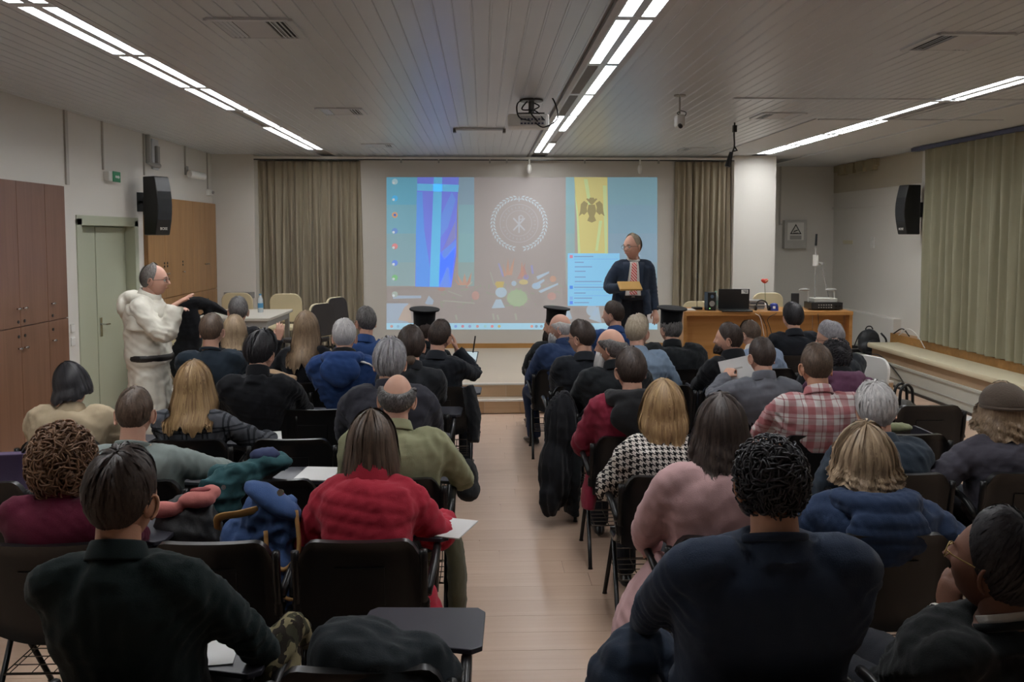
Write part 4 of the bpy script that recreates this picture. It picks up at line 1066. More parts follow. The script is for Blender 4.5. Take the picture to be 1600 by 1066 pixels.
yf = piece('yellow_flag', [[(897, 277), (949, 277), (950, 340), (950, 397), (904, 397), (902, 340)]], 'cdc57e', 2)
piece('flag_fold', [[(898, 300), (903, 330), (907, 397), (903, 397), (901, 340)], [(936, 345), (941, 345), (934, 392), (930, 392)], [(942, 290), (948, 290), (949, 397), (945, 397)], [(912, 280), (918, 280), (924, 320), (919, 320)]], 'c3d49a', 3, yf)
e = (924.5, 325)
piece('double_headed_eagle', [[(e[0] - 3, 309), (e[0] + 3, 309), (e[0] + 5, 313), (e[0], 317), (e[0] - 5, 313)],
    [(e[0] - 6, 318), (e[0] - 12, 314), (e[0] - 17, 319), (e[0] - 18, 330), (e[0] - 20, 338), (e[0] - 15, 334), (e[0] - 12, 336), (e[0] - 7, 331), (e[0] - 8, 324)],
    [(e[0] + 6, 318), (e[0] + 12, 314), (e[0] + 17, 319), (e[0] + 18, 330), (e[0] + 20, 338), (e[0] + 15, 334), (e[0] + 12, 336), (e[0] + 7, 331), (e[0] + 8, 324)],
    [(e[0] - 5, 320), (e[0] + 5, 320), (e[0] + 7, 330), (e[0] + 4, 338), (e[0] + 7, 345), (e[0], 348), (e[0] - 7, 345), (e[0] - 4, 338), (e[0] - 7, 330)],
    [(e[0] - 1, 320), (e[0] - 9, 311), (e[0] - 6, 310), (e[0] + 1, 318)], [(e[0] + 1, 320), (e[0] + 9, 311), (e[0] + 6, 310), (e[0] - 1, 318)]], '94895f', 4, yf)
# laurel emblem
em = piece('emblem_ring', ringp(811, 349, 29.2, 30.2) + ringp(811, 349, 19.5, 20.3), 'b4b3b6', 2)
lv = []
for k in range(44):
    a = math.radians(-90 + 9 + (342 / 43) * k)
    if abs(((math.degrees(a) - 90 + 180) % 360) - 180) < 4: continue
    sgn = 1 if math.cos(a) > 0 else -1
    for off, tl in ((39.0, -.5), (43.2, .5)):
        cx, cy = 811 + off * math.cos(a), 349 + off * math.sin(a) * .98; ta = a + sgn * math.pi / 2 * (-1) + tl * sgn * -1 + (0 if sgn > 0 else 0)
        dx, dy = math.cos(ta), math.sin(ta); L, w = 3.6, 1.3
        lv.append([(cx - dx * L, cy - dy * L), (cx - dy * w, cy + dx * w), (cx + dx * L, cy + dy * L), (cx + dy * w, cy - dx * w)])
piece('laurel_leaves', lv, 'bfcdd4', 2, em)
piece('emblem_cross', [[(806, 310.5), (816, 310.5), (816, 312), (806, 312)], [(810.2, 307), (811.8, 307), (811.8, 315), (810.2, 315)]], 'b9c2c8', 2, em)
def bar(x0, y0, x1, y1, w):
    d = math.hypot(x1 - x0, y1 - y0); nx, ny = -(y1 - y0) / d * w, (x1 - x0) / d * w; return [(x0 + nx, y0 + ny), (x1 + nx, y1 + ny), (x1 - nx, y1 - ny), (x0 - nx, y0 - ny)]
piece('monogram', [bar(802, 341, 820, 360, 1.2), bar(820, 341, 802, 360, 1.2), bar(811, 338, 811, 364, 1.1)] + ringp(814, 340, 2.4, 3.8, 14), 'b9bcc0', 3, em)
lt = []
for k in range(26):
    a = math.radians(-170 + k * 13.4); cx, cy = 811 + 24.8 * math.cos(a), 349 + 24.8 * math.sin(a); dx, dy = math.cos(a), math.sin(a); lt.append(bar(cx - dx * 1.6, cy - dy * 1.6, cx + dx * 1.6, cy + dy * 1.6, .8))
piece('emblem_marks', lt, 'aeaeb2', 2, em)
# flower arrangement
def spike(x, y, tx, ty, w): return [(x - w, y), (x + w, y), (x + w * .6 + (tx - x) * .5, (y + ty) / 2), (tx, ty), (x - w * .6 + (tx - x) * .5, (y + ty) / 2)]
fl_ = piece('orange_flowers', [spike(722, 446, 713, 426, 3), spike(726, 446, 726, 427, 4), spike(731, 446, 737, 425, 3), spike(718, 446, 708, 434, 2), spike(793, 430, 794, 404, 3), spike(797, 430, 804, 402, 3), spike(789, 432, 786, 412, 2), circ(864, 436, 5), spike(816, 432, 815, 408, 3)], 'c9987e', 2)
piece('red_flowers', [circ(743, 462, 6, r2=7), spike(812, 436, 821, 410, 4), spike(822, 434, 818, 415, 3), circ(862, 463, 7, r2=6), circ(690, 452, 6, r2=3), spike(729, 450, 735, 430, 2)], 'bd8f86', 2)
piece('yellow_flowers', [circ(780, 444, 7, r2=4), circ(818, 441, 7, r2=4), [(775, 440), (788, 440), (786, 450), (776, 450)]], 'cdbf76', 2)
piece('green_flower', [circ(808, 466, 16, r2=13, n=24)] + [spike(808 + 12 * math.cos(a), 466 + 10 * math.sin(a), 808 + 21 * math.cos(a), 466 + 17 * math.sin(a), 1.6) for a in np.linspace(0, 6, 14)], '9dbd92', 2)
piece('white_flowers', [circ(783, 457, 9, r2=8), [(768, 482), (775, 468), (783, 468), (789, 481)], circ(803, 443, 4), circ(838, 447, 7, r2=5), [(832, 445), (850, 436), (851, 439), (836, 450)], [(838, 432), (858, 424), (858, 427), (840, 437)], [(841, 455), (872, 442), (872, 445), (845, 458)], [(874, 490), (888, 480), (894, 498), (880, 502)], circ(925, 485, 9), [(935, 478), (940, 505), (920, 498)]], 'a8cbe4', 2)
piece('violet_flowers', [[(778, 412), (780, 411), (788, 432), (785, 433)], circ(822, 433, 4), [(829, 415), (832, 414), (834, 428), (831, 428)]], '8f95d6', 2)
rr = random.Random(9); lf = []
for k in range(46):
    x, y = rr.uniform(690, 880), rr.uniform(445, 482); a = rr.uniform(0, 3.14); L = rr.uniform(5, 12); lf.append(bar(x, y, x + L * math.cos(a), y - abs(L * math.sin(a)) * .6, rr.uniform(.7, 1.6)))
piece('leaf_strokes', lf, 'a3ac9c', 1); 
piece('leaf_lights', [bar(692, 470, 742, 474, .8), bar(700, 455, 722, 463, .7), bar(766, 425, 772, 445, .8), bar(730, 448, 738, 440, .7)] + [bar(x, 490 + (x % 5), x + 2, 500, 1.5) for x in (712, 770, 777, 805)], 'b4bcae', 3)
piece('lower_left_panel', [q(604, 474, 638, 505), [(614, 462), (658, 462), (658, 466), (614, 467)], [(664, 474), (670, 462), (678, 470), (676, 476), (668, 476)]], 'a1bede', 2)
piece('lower_left_blush', [[(622, 500), (632, 480), (640, 474), (644, 504)]], 'bfae9f', 3)
# desktop icons, menu, task bar
for k, (y, c) in enumerate(((284, 'a9cbd6'), (310, '4bb8ee'), (336, 'd9a37a'), (361, '6a92d4'), (385, 'd98a8c'), (411, '6c92ec'), (434, '7fc486'), (460, 'a9b8b2'))):
    o = piece('desktop_icon', [circ(617, y, 4.6)], c, 3)
    if k == 2: piece('icon_centre', [circ(617, y, 2)], '3f6fd0', 4, o)
    else: piece('icon_centre', [circ(615, y + 2, 2)], 'cfd8dc', 4, o)
mn = piece('menu_window', [q(887, 396, 968, 478)], '86cdf8', 3)
for (y, x0, x1) in ((401, 897, 927), (410, 898, 912), (417, 898, 925), (424, 898, 915), (433, 898, 915), (440, 898, 940), (449, 897, 943), (458, 897, 915), (466, 897, 925), (473, 897, 920)):
    piece('menu_line', [bar(x0, y, x1, y, .9)], '7ba4cc', 4, mn)
for y in (405, 445, 453, 462): piece('menu_rule', [bar(897, y, 966, y, .35)], '70b4e0', 4, mn)
for (y, c) in ((401, 'd68aa6'), (449, '4d8ff0'), (466, '7fb4e8'), (473, '5a8af0')): piece('menu_icon', [q(890, y - 2.5, 895, y + 2.5)], c, 4, mn)
tb = piece('task_bar', [q(604, 505, 1027, 515)], 'a4d4ee', 3)
for k, x in enumerate((612, 622, 712, 723, 734, 746, 758, 769, 780, 831, 838, 846)): piece('task_icon', [circ(x, 510, 2.3, 10)], ('c79c98', '8ebbd8', '7f9fe0', 'd08fa0', '8f9cc8', 'd79a9a', '9fd0d8', 'e08f98', 'c9b878', 'd89a90', '86a0b8', '86a0b8')[k], 4, tb)

# ------------------------------------------------------------------ furniture at the front
def bl(name, shapes, mat, vox=.012, fold=.008, seed=1, freq=1.0, it=4, parent=None, label=None, cat=None, group=None, quilt=0, loc=None, rz=0, pleat=0):
    """soft thing (coat, bag) fused from a few volumes, then creased"""
    A = Acc()
    for s in shapes: A.add(s)
    V, F, N = voxel(*A.get(), vox, it); d = folds(V, fold, seed, freq)
    if quilt: d = d + .010 * (np.abs(np.sin(np.pi * V[:, 2] / quilt)) ** .6 - .5)
    if pleat: a_ = np.arctan2(V[:, 0] - V[:, 0].mean(), V[:, 1] - V[:, 1].mean()); d = d + pleat * (np.sin(a_ * 8 + 3 * V[:, 2]) + .5 * np.sin(a_ * 15 - 5 * V[:, 2]))
    V = V + N * d[:, None]
    o = link(name, mesh_np(name, V, F), parent, mat, loc, (0, 0, rz) if rz else None)
    return tag(o, label, cat, group) if label else o
def E_(c, r, R=None): return ellipsoid_np(c, r, 16, 12, R)
def T_(pts, r, flat=None, ref=(1, 0, 0), n=12): return tube_np(spline(pts, 4), np.interp(np.linspace(0, 1, 4 * (len(pts) - 1) + 1), np.linspace(0, 1, len(r)), r) if hasattr(r, '__len__') else r, n, flat=None if flat is None else np.interp(np.linspace(0, 1, 4 * (len(pts) - 1) + 1), np.linspace(0, 1, len(flat)), flat), ref=ref)
DY = 10.75
dk = empty('lecture_desk', (3.57, DY, PZ), 0, 'long orange wooden lecture desk on the platform right of the screen', 'desk')
MB().box(-1.07, 1.07, -.1, .6, .70, .75, .004).build('top', WOODO, dk)
MB().box(-1.02, .62, .08, .10, .02, .70).build('front_panel', WOODO, dk); MB().box(.63, 1.02, .08, .10, .02, .70).build('front_panel', WOODO, dk)
for s in (-1, 1): MB().box(s * 1.05 - .02, s * 1.05 + .02, -.08, .58, 0, .70).build('side_panel', WOODO, dk)
ZT = PZ + .75
def on_desk(px, d): return at(px, 488, d).x
FAB = M('chair_cream', 'd3c6a3', .6, var=.05); DKF = cloth('chair_dark_fabric', '3a3635')
def side_chair(x, y, z, rz, label, front=FAB, back=None, h=.9):
    r = empty('side_chair', (x, y, z), math.radians(rz), label, 'chair', 'cream side chairs at the front tables')
    pl = rrect(.44, .40, .12)
    Rm = Matrix.Translation((0, -.2, h - .2)) @ Matrix.Rotation(math.radians(82), 4, 'X')
    MB().prism(pl, .03, Rm).build('backrest', front, r, bevel=.01)
    if back: MB().prism(rrect(.42, .38, .11), .02, Rm @ Matrix.Translation((0, 0, .03))).build('back_pad', back, r, bevel=.006)
    MB().prism(rrect(.46, .44, .1), .05, Matrix.Translation((0, .03, .43))).build('seat', front if not back else back, r, bevel=.015)
    for sx in (-1, 1):
        MB().tube([(sx * .19, .2, .43), (sx * .21, .23, 0)], .012).build('leg', CHF, r, smooth=True)
        MB().tube([(sx * .19, -.24, h - .2), (sx * .19, -.2, .45), (sx * .21, -.24, 0)], .012).build('leg', CHF, r, smooth=True)
    return r
side_chair(at(1207, 470, 11.75).x, 11.75, PZ, 180, 'cream chair behind the lecture desk beside the laptop')
side_chair(at(1093, 480, 11.8).x, 11.8, PZ, 172, 'cream chair behind the left end of the lecture desk', h=.78)
# desk things
x = on_desk(1111, 10.8); r = empty('desk_speaker', (x, 10.85, ZT), math.radians(8), 'small black desk speaker with green light left of the laptop', 'speaker')
MB().box(-.055, .055, -.06, .06, 0, .235, .008).build('case', BLACK, r); MB().lathe([(.036, 0), (.036, .004), (.02, .002)], 16, mtx=Matrix.Translation((0, -.061, .09)) @ Matrix.Rotation(math.pi / 2, 4, 'X')).build('cone', GREYP, r, smooth='auto')
MB().lathe([(.022, 0), (.022, .004)], 14, mtx=Matrix.Translation((0, -.061, .18)) @ Matrix.Rotation(math.pi / 2, 4, 'X')).build('tweeter', M('blueish', '5a6f8a', .4), r); MB().box(-.035, -.025, -.065, -.06, .025, .035).build('led', emit('led_green', '7de36a', 1.5), r)
def bottle(x, y, z, label, h=.24, body='b9c4bd', cap='8fb8a6'):
    r = empty('water_bottle', (x, y, z), 0, label, 'bottle')
    MB().lathe([(.03, 0), (.033, .01), (.033, h * .55), (.031, h * .6), (.033, h * .68), (.014, h * .88), (.013, h * .93)], 16).build('bottle', M('pet_' + body, body, .1, spec=.6), r, smooth='auto')
    MB().lathe([(.0335, h * .25), (.0335, h * .5)], 16).build('paper_label', M('lbl_' + cap, cap, .5), r); MB().lathe([(.016, h * .92), (.016, h)], 12).build('cap', M('cap_' + cap, cap, .4), r)
bottle(on_desk(1117.5, 10.9) + .02, 10.95, ZT, 'clear water bottle with pale green label beside the laptop')
r = empty('laptop', (on_desk(1146, 10.85), 10.85, ZT), math.radians(176), 'black laptop seen from behind with a sticker on its lid', 'laptop')
MB().box(-.19, .19, -.02, .24, 0, .02, .005).build('keyboard_base', BLACK, r); MB().box(-.195, .195, -.012, .0, .02, .275, .005).build('lid', BLACK, r, rot=(math.radians(-6), 0, 0))
MB().box(-.175, -.09, .0005, .002, .215, .265).build('sticker', WHITEP, r, rot=(math.radians(-6), 0, 0)); 
mb = MB(); 
for k in range(3): mb.box(-.165, -.135 + k * .012, .002, .0028, .226 + k * .011, .232 + k * .011)
mb.build('sticker_marks', BLACK, r, rot=(math.radians(-6), 0, 0))
x = on_desk(1179, 11.1)
for k in range(5): tag(MB().box(-.09, .09, -.12, .12, 0, .022, .002).build('book', M('book_%d' % k, ('8d8b88', '55565c', 'a09c94', '46474d', '8f8d8a')[k], .6), loc=(x + .004 * (k % 2), 11.1, ZT + .0225 * k), rot=(0, 0, .04 * (k % 3 - 1))), f'grey folder, {["bottom", "second", "third", "fourth", "top"][k]} of the stack beside the laptop', 'folder', 'stacked folders on the desk')
r = empty('headphones', (on_desk(1190, 10.8), 10.78, ZT), 0, 'black headphones lying on the lecture desk', 'headphones')
MB().tube(spline([(-.07, 0, .03), (-.06, .02, .1), (0, .03, .13), (.06, .02, .1), (.07, 0, .03)], 5), .01).build('headband', BLACK, r, smooth=True)
for s in (-1, 1): MB().lathe([(.03, 0), (.036, .012), (.03, .03)], 14, mtx=Matrix.Translation((s * .07, 0, .036)) @ Matrix.Rotation(s * math.pi / 2, 4, 'Y')).build('ear_cup', BLACK, r, smooth='auto')
r = empty('blue_cap', (on_desk(1209, 10.78), 10.78, ZT), 0, 'small dark blue cup-shaped holder with white mark on the desk', 'holder')
MB().lathe([(.058, 0), (.055, .05), (.045, .085), (.02, .095)], 16).build('body', M('royal', '2b3a8c', .5), r, smooth='auto'); MB().box(-.03, .0, -.058, -.052, .03, .06).build('mark', WHITEP, r)
r = empty('red_flower', (on_desk(1194, 11.2), 11.2, ZT), 0, 'single red flower on a thin stem above the lecture desk', 'flower')
MB().tube(spline([(.02, 0, 0), (.01, 0, .15), (0, 0, .33)], 5), .004, 5).build('stem', M('stem_green', '6d7a52', .6), r)
V, F = ellipsoid_np((0, 0, .35), (.05, .03, .03), 14, 8); V[:, 2] += .5 * np.abs(V[:, 0]) * .6; MB().add(V, F).build('petal', M('flower_red', 'c8402f', .5), r, smooth=True); MB().tube([(.0, -.03, .35), (.03, -.05, .37)], .006).build('spadix', M('spadix', 'd9b58a', .6), r)
MB().lathe([(.03, 0), (.036, .04), (.02, .06)], 12, (.02, 0, 0)).build('vase', WHITEP, r, smooth='auto')
r = empty('desk_speaker', (on_desk(1244, 10.9), 10.95, ZT), math.radians(-20), 'small black speaker standing behind the black-suited man', 'speaker')
MB().box(-.05, .05, -.05, .06, 0, .21, .006).build('case', BLACK, r); MB().box(-.042, .042, -.052, -.049, .02, .19).build('grille', M('grille_cloth', '25272a', .8), r)
xm = on_desk(1289, 10.85); r = empty('mixer_amplifier', (xm, 10.9, ZT), 0, 'black amplifier with rows of knobs at the right end of the desk', 'amplifier')
MB().box(-.2, .2, -.12, .15, .012, .1, .004).build('case', BLACK, r); MB().box(-.195, .195, -.123, -.119, .02, .092).build('front_plate', M('plate_dark', '2a2a2b', .4), r)
for k in range(12): MB().lathe([(.008, 0), (.007, .012)], 8, mtx=Matrix.Translation((-.11 + (k % 6) * .032, -.122, .038 + (k // 6) * .032)) @ Matrix.Rotation(math.pi / 2, 4, 'X')).build('knob', GREYP, r)
for k in (0, 1): MB().lathe([(.016, 0), (.014, .014)], 10, mtx=Matrix.Translation((.11 + k * .05, -.122, .055)) @ Matrix.Rotation(math.pi / 2, 4, 'X')).build('knob', BLACKM, r)
r = empty('visualizer', (xm, 10.92, ZT + .1), 0, 'document camera with tall pole and two grey lamp arms on the amplifier', 'document camera')
MB().box(-.15, .15, -.1, .12, 0, .05, .006).build('base', M('vis_grey', 'b9b8b0', .5), r)
MB().tube([(-.09, .05, .05), (-.09, .05, .80)], .011).build('pole', GREYP, r, smooth='auto'); MB().tube([(-.09, .05, .72), (-.085, .05, .87)], [.016, .014]).build('camera_head', BLACK, r, smooth='auto')
MB().tube([(-.09, .05, .46), (-.09, .05, .6)], .035, 12).build('joint', WHITEP, r, smooth='auto'); MB().tube([(-.09, .05, .5), (-.02, .05, .49)], .018).lathe([(.03, 0), (.03, .03)], 10, (0, .05, .475)).build('arm_knob', GREYP, r, smooth='auto')
MB().tube([(-.01, .05, .47), (.09, .05, .06)], .007).build('brace', GREYP, r, smooth='auto')
for (x0, x1) in ((-.22, -.3), (.12, .06)):
    MB().tube([(x0 + .04, .03, 0 if x0 > 0 else -.1), (x0 + .035, .03, .13), (x0, .02, .15)], .009).build('lamp_arm', WHITEP, r, smooth='auto')
    V, F = ellipsoid_np((x0 - .02, 0, .155), (.075, .03, .02), 14, 8); MB().add(V, F).build('lamp_head', GREYP, r, smooth=True)
r = empty('gooseneck_microphone', (on_desk(1089, 11.0), 11.0, ZT), 0, 'thin gooseneck microphone at the left end of the lecture desk', 'microphone')
MB().box(-.06, .06, -.05, .05, 0, .03, .006).build('base', BLACK, r); MB().tube(spline([(0, 0, .03), (-.005, 0, .25), (.0, 0, .42)], 5), .004, 6).build('neck', BLACKM, r); MB().tube([(0, 0, .41), (.002, 0, .47)], .009).build('head', BLACK, r, smooth='auto')
tag(MB().box(-.1, .1, -.1, .1, 0, .012).build('paper_stack', WHITEP, loc=(on_desk(1072, 10.9), 10.9, ZT)), 'white papers at the left corner of the lecture desk', 'paper')
for k, pts in enumerate(([(1180, 490), (1188, 497), (1194, 525)], [(1187, 490), (1197, 510), (1199, 530)], [(1214, 489), (1200, 498), (1203, 512), (1206, 522)], [(1278, 490), (1279, 505), (1279, 516)])):
    P = [at(x, y, 10.63) for x, y in pts]; tag(MB().tube(spline(P, 6), .004, 5).build('desk_cable', BLACK if k else WHITEP, smooth=True), ('white cable', 'black cable', 'looping black cable', 'thin black cable')[k] + ' hanging down ' + ('the desk front below the flower', 'the desk front beside the white cable', 'the desk front below the blue holder', 'the right panel of the lecture desk')[k], 'cable')

# left table with chairs
tbz = PZ
r = empty('side_table', (-2.92, 10.6, tbz), 0, 'pale grey table on the platform in front of the left curtain', 'table')
MB().box(-.46, .46, -.62, .62, .715, .75, .006).build('top', M('table_grey', 'c8c3b8', .4, var=.04), r)
MB().box(-.42, .42, -.58, .58, .64, .715).build('apron', GREYP, r)
for sx in (-1, 1):
    for sy in (-1, 1): MB().box(sx * .4 - .025, sx * .4 + .025, sy * .55 - .025, sy * .55 + .025, 0, .715).build('leg', GREYP, r)
bottle(at(407, 480, 10.75).x, 10.75, tbz + .75, 'clear water bottle with blue cap on the pale table', .23, 'c6ced2', '4f8fb8')
side_chair(at(440, 470, 11.75).x, 11.8, tbz, 180, 'cream chair facing the audience behind the pale table')
side_chair(at(360, 470, 11.9).x, 12.0, tbz, 178, 'cream chair behind the table near the dark coat')
side_chair(at(478, 480, 10.35).x + .02, 10.35, tbz, 62, 'dark padded chair nearest the camera at the right side of pale table', FAB, DKF)
side_chair(at(489, 480, 11.3).x + .12, 11.35, tbz, 66, 'dark padded chair farther back at the right side of pale table', FAB, DKF)
cc = side_chair(-3.45, 10.05, tbz, -62, 'cream chair with a black coat over it at the left end of the table')
BCO = cloth('coat_black', '16171b')
p = np.array((-3.45, 10.05, tbz))
bl('draped_coat', [E_(p + (.12, -.2, .62), (.16, .10, .34)), E_(p + (.08, -.22, .28), (.2, .13, .27)), T_([p + (.02, -.2, .86), p + (.16, -.14, .93), p + (.34, -.04, .88), p + (.5, .03, .79)], [.10, .12, .10, .05], [.09, .08, .06, .03], ref=(0, 1, 0)), T_([p + (.3, -.1, .86), p + (.36, -.12, .6)], [.06, .05])], BCO, .016, .016, 4, .9, label='black coat draped over the chair left of the table', cat='coat')

# things on the right side platform
bg = empty('black_bag', (5.55, 12.2, PZ), math.radians(10), 'rounded black backpack at the far end of the bench', 'backpack')
bl('bag_body', [E_((0, 0, .17), (.17, .11, .19)), E_((0, -.03, .1), (.18, .12, .11))], M('bag_black', '26282c', .6, bump=.3, bs=150), .012, .006, 3, parent=bg)
bl('front_pocket', [E_((0, -.11, .13), (.11, .04, .09))], M('bag_black', '26282c', .6), .01, .004, 5, parent=bg)
MB().tube(spline([(-.06, .0, .35), (-.03, 0, .39), (.03, 0, .39), (.06, 0, .35)], 4), .009).build('handle', BLACK, bg, smooth=True); MB().lathe([(.02, 0), (.02, .004)], 12, mtx=Matrix.Translation((0, -.153, .12)) @ Matrix.Rotation(math.pi / 2, 4, 'X')).build('badge', CHROME, bg)
MB().tube(spline([(.15, -.06, .3), (.21, -.1, .2), (.19, -.1, .05)], 4), .014).build('strap', BLACK, bg, smooth=True)
for k, (px, d, w) in enumerate(((1338, 12.35, .16), (1352, 12.0, .10), (1333, 12.8, .12))):
    x = max(at(px, 545, d).x, 5.5); o = MB().box(-w, w, -.05, .05, 0, .05, .006).build('power_strip', BLACK, loc=(x + k * .03, d, PZ), rot=(0, 0, .4 * k)); tag(o, ('long black power strip', 'short black adapter box', 'black junction box')[k] + (' on the side platform behind the bag', ' lying near the bench end', ' near the desk corner')[k], 'power strip')
for k, (pts, c) in enumerate((([(5.45, 12.5, .31), (5.5, 12.4, .55), (5.56, 12.3, .6), (5.6, 12.2, .34)], BLACK), ([(5.47, 12.0, .32), (5.40, 11.5, .36), (5.395, 11.0, .2), (5.36, 10.6, .02)], BLACK), ([(5.84, 11.9, .6), (5.82, 11.6, .72), (5.8, 11.3, .66), (5.8, 11.1, .52)], WHITEP), ([(5.86, 12.1, .6), (5.84, 11.8, .7), (5.84, 11.6, .62)], BLACK))):
    tag(MB().tube(spline(pts, 8), .009 if k != 2 else .007, 6).build('cable', c, smooth=True), ('black cable rising in a loop beside the backpack', 'black cable drooping over the edge of the side platform', 'white cable arching over the bench by the curtain', 'dark cable arching at the window sill')[k], 'cable')
# ------------------------------------------------------------------ patterned cloths
def pattern(name, build, rough=.85):
    m, t, b = base(name, '808080', rough, 0, .15); tc = t.new('ShaderNodeTexCoord').outputs['Object']; X, Y, Z = t.sep(tc)
    t.l.new(build(t, X, Y, Z), b.inputs['Base Color'])
    bn = t.new('ShaderNodeBump'); bn.inputs['Strength'].default_value = .25; bn.inputs['Distance'].default_value = .003; t.put(bn.inputs['Height'], t.noise(tc, 300, 2)); t.l.new(bn.outputs[0], b.inputs['Normal'])
    MATS[name] = m; return m
def band(t, c, period, width, ph=0): return t.math('LESS_THAN', t.math('FRACT', t.math('ADD', t.math('DIVIDE', c, period), ph + 50)), width)
def plaid_red(t, X, Y, Z):
    a = band(t, X, .105, .42); b = band(t, Z, .105, .42); c = t.mix(t.math('MULTIPLY', a, .55), lin('c9c2c0'), lin('9c2f3b')); c = t.mix(t.math('MULTIPLY', b, .5), c, lin('9c2f3b'))
    for (ax, ph) in ((X, .25), (Z, .25)): c = t.mix(t.math('MULTIPLY', band(t, ax, .105, .06, ph), .6), c, lin('7e2430'))
    return c
pattern('w_plaid_red', plaid_red)
def plaid_dark(t, X, Y, Z):
    c = lin('54565c')
    for ax, ph in ((X, 0), (X, .22), (Z, .1), (Z, .32)): c = t.mix(t.math('MULTIPLY', band(t, ax, .11, .09, ph), .8), c, lin('1f2126'))
    return c
pattern('w_plaid_dark', plaid_dark)
def hound(t, X, Y, Z):
    k = .0075
    u = t.math('FLOOR', t.math('DIVIDE', t.math('ADD', X, 5), k)); v = t.math('FLOOR', t.math('DIVIDE', t.math('ADD', Z, t.math('MULTIPLY', Y, .6)), k))
    wu = t.math('LESS_THAN', t.math('MODULO', u, 4), 1.5); wv = t.math('LESS_THAN', t.math('MODULO', t.math('ADD', v, 400), 4), 1.5)
    tw = t.math('LESS_THAN', t.math('MODULO', t.math('ADD', t.math('ADD', u, v), 400), 2), .5); f = t.math('ADD', t.math('MULTIPLY', tw, wu), t.math('MULTIPLY', t.math('SUBTRACT', 1, tw), wv))
    return t.mix(f, lin('c9c4bd'), lin('1d1c1e'))
def hound(t, X, Y, Z):
    k = .0038
    u = t.math('FLOOR', t.math('DIVIDE', t.math('ADD', X, 5), k)); v = t.math('FLOOR', t.math('DIVIDE', t.math('ADD', t.math('ADD', Z, 5), t.math('MULTIPLY', Y, .6)), k))
    wu = t.math('LESS_THAN', t.math('MODULO', u, 8), 3.5); wv = t.math('LESS_THAN', t.math('MODULO', v, 8), 3.5); tw = t.math('LESS_THAN', t.math('MODULO', t.math('ADD', u, v), 4), 1.5)
    f = t.math('ADD', t.math('MULTIPLY', tw, wu), t.math('MULTIPLY', t.math('SUBTRACT', 1, tw), wv)); return t.mix(f, lin('cfc9c1'), lin('1d1c1e'))
pattern('w_hound', hound)
pattern('w_stripe_blue', lambda t, X, Y, Z: t.mix(band(t, X, .011, .4), lin('8b98ad'), lin('69788f')))
pattern('w_tie', lambda t, X, Y, Z: t.mix(band(t, t.math('ADD', Z, t.math('MULTIPLY', X, -1.1)), .036, .4), lin('cf5f5c'), lin('ead0c8')))
pattern('w_knit_rib', lambda t, X, Y, Z: t.mix(band(t, X, .016, .5), lin('3b3a40'), lin('2c2b31')))
def camo(t, X, Y, Z):
    tc = t.new('ShaderNodeTexCoord').outputs['Object']; a = t.math('GREATER_THAN', t.noise(tc, 14, 2), .53); b = t.math('GREATER_THAN', t.noise(t.mapping(tc, (1.3, .8, 1.1)), 19, 2), .56)
    return t.mix(b, t.mix(a, lin('7d7458'), lin('3b3a2c')), lin('2a241f'))
pattern('w_camo', camo)
for nm, c in (('w_teal_black', '1d2829'), ('w_burgundy', '5a1a30'), ('w_red', 'a52a3b'), ('w_greygreen', '7d8784'), ('w_olive', '8a8a6c'), ('w_trench', 'aa9a80'), ('w_black', '1b1c20'), ('w_navyknit', '222c36'),
              ('w_charcoal', '26282c'), ('w_blue', '284272'), ('w_suitblue', '2a4371'), ('w_navy', '26304a'), ('w_pink', 'b99696'), ('w_bluepuff', '2b3a55'), ('w_slate', '323c47'), ('w_grey', '63656c'),
              ('w_purple', '5e3c52'), ('w_hoodblack', '202022'), ('w_maroon', '7a2336'), ('w_paleblue', '75879b'), ('w_darkblue', '2c3c5c'), ('w_cassock', '1c1f22'), ('w_white', 'd9d5c8'), ('w_vest', '47454e'),
              ('w_suitdark', '202329'), ('w_sweatnavy', '2b3547'), ('w_clergy', '171a1b'), ('w_speaker', '2b3443'), ('w_shirt', 'cfcac4'), ('w_darkgreyjkt', '2a2d31'), ('w_greycoat', '34343c')): cloth(nm, c)
ROW = [2.36, 3.36, 4.22, 5.06, 5.92, 6.78, 7.62, 8.45]
def seat(label, who, px, d, row, tab='open', chairx=None, lx=0, ch=True, **kw):
    """an audience member and the chair under them"""
    R = row if isinstance(row, float) else ROW[row]; yaw = math.radians(kw.get('yaw', 0)); dy = d - (R + .17); lean = (lx * math.cos(yaw) + dy * math.sin(yaw), -lx * math.sin(yaw) + dy * math.cos(yaw))
    p = Person(label, 'seated audience', head=px, d=d, lean=lean, **kw)
    if ch: chair(p.loc[0] + (chairx or 0), R + .23, f'black conference chair under {who}', 0, tab)
    return p
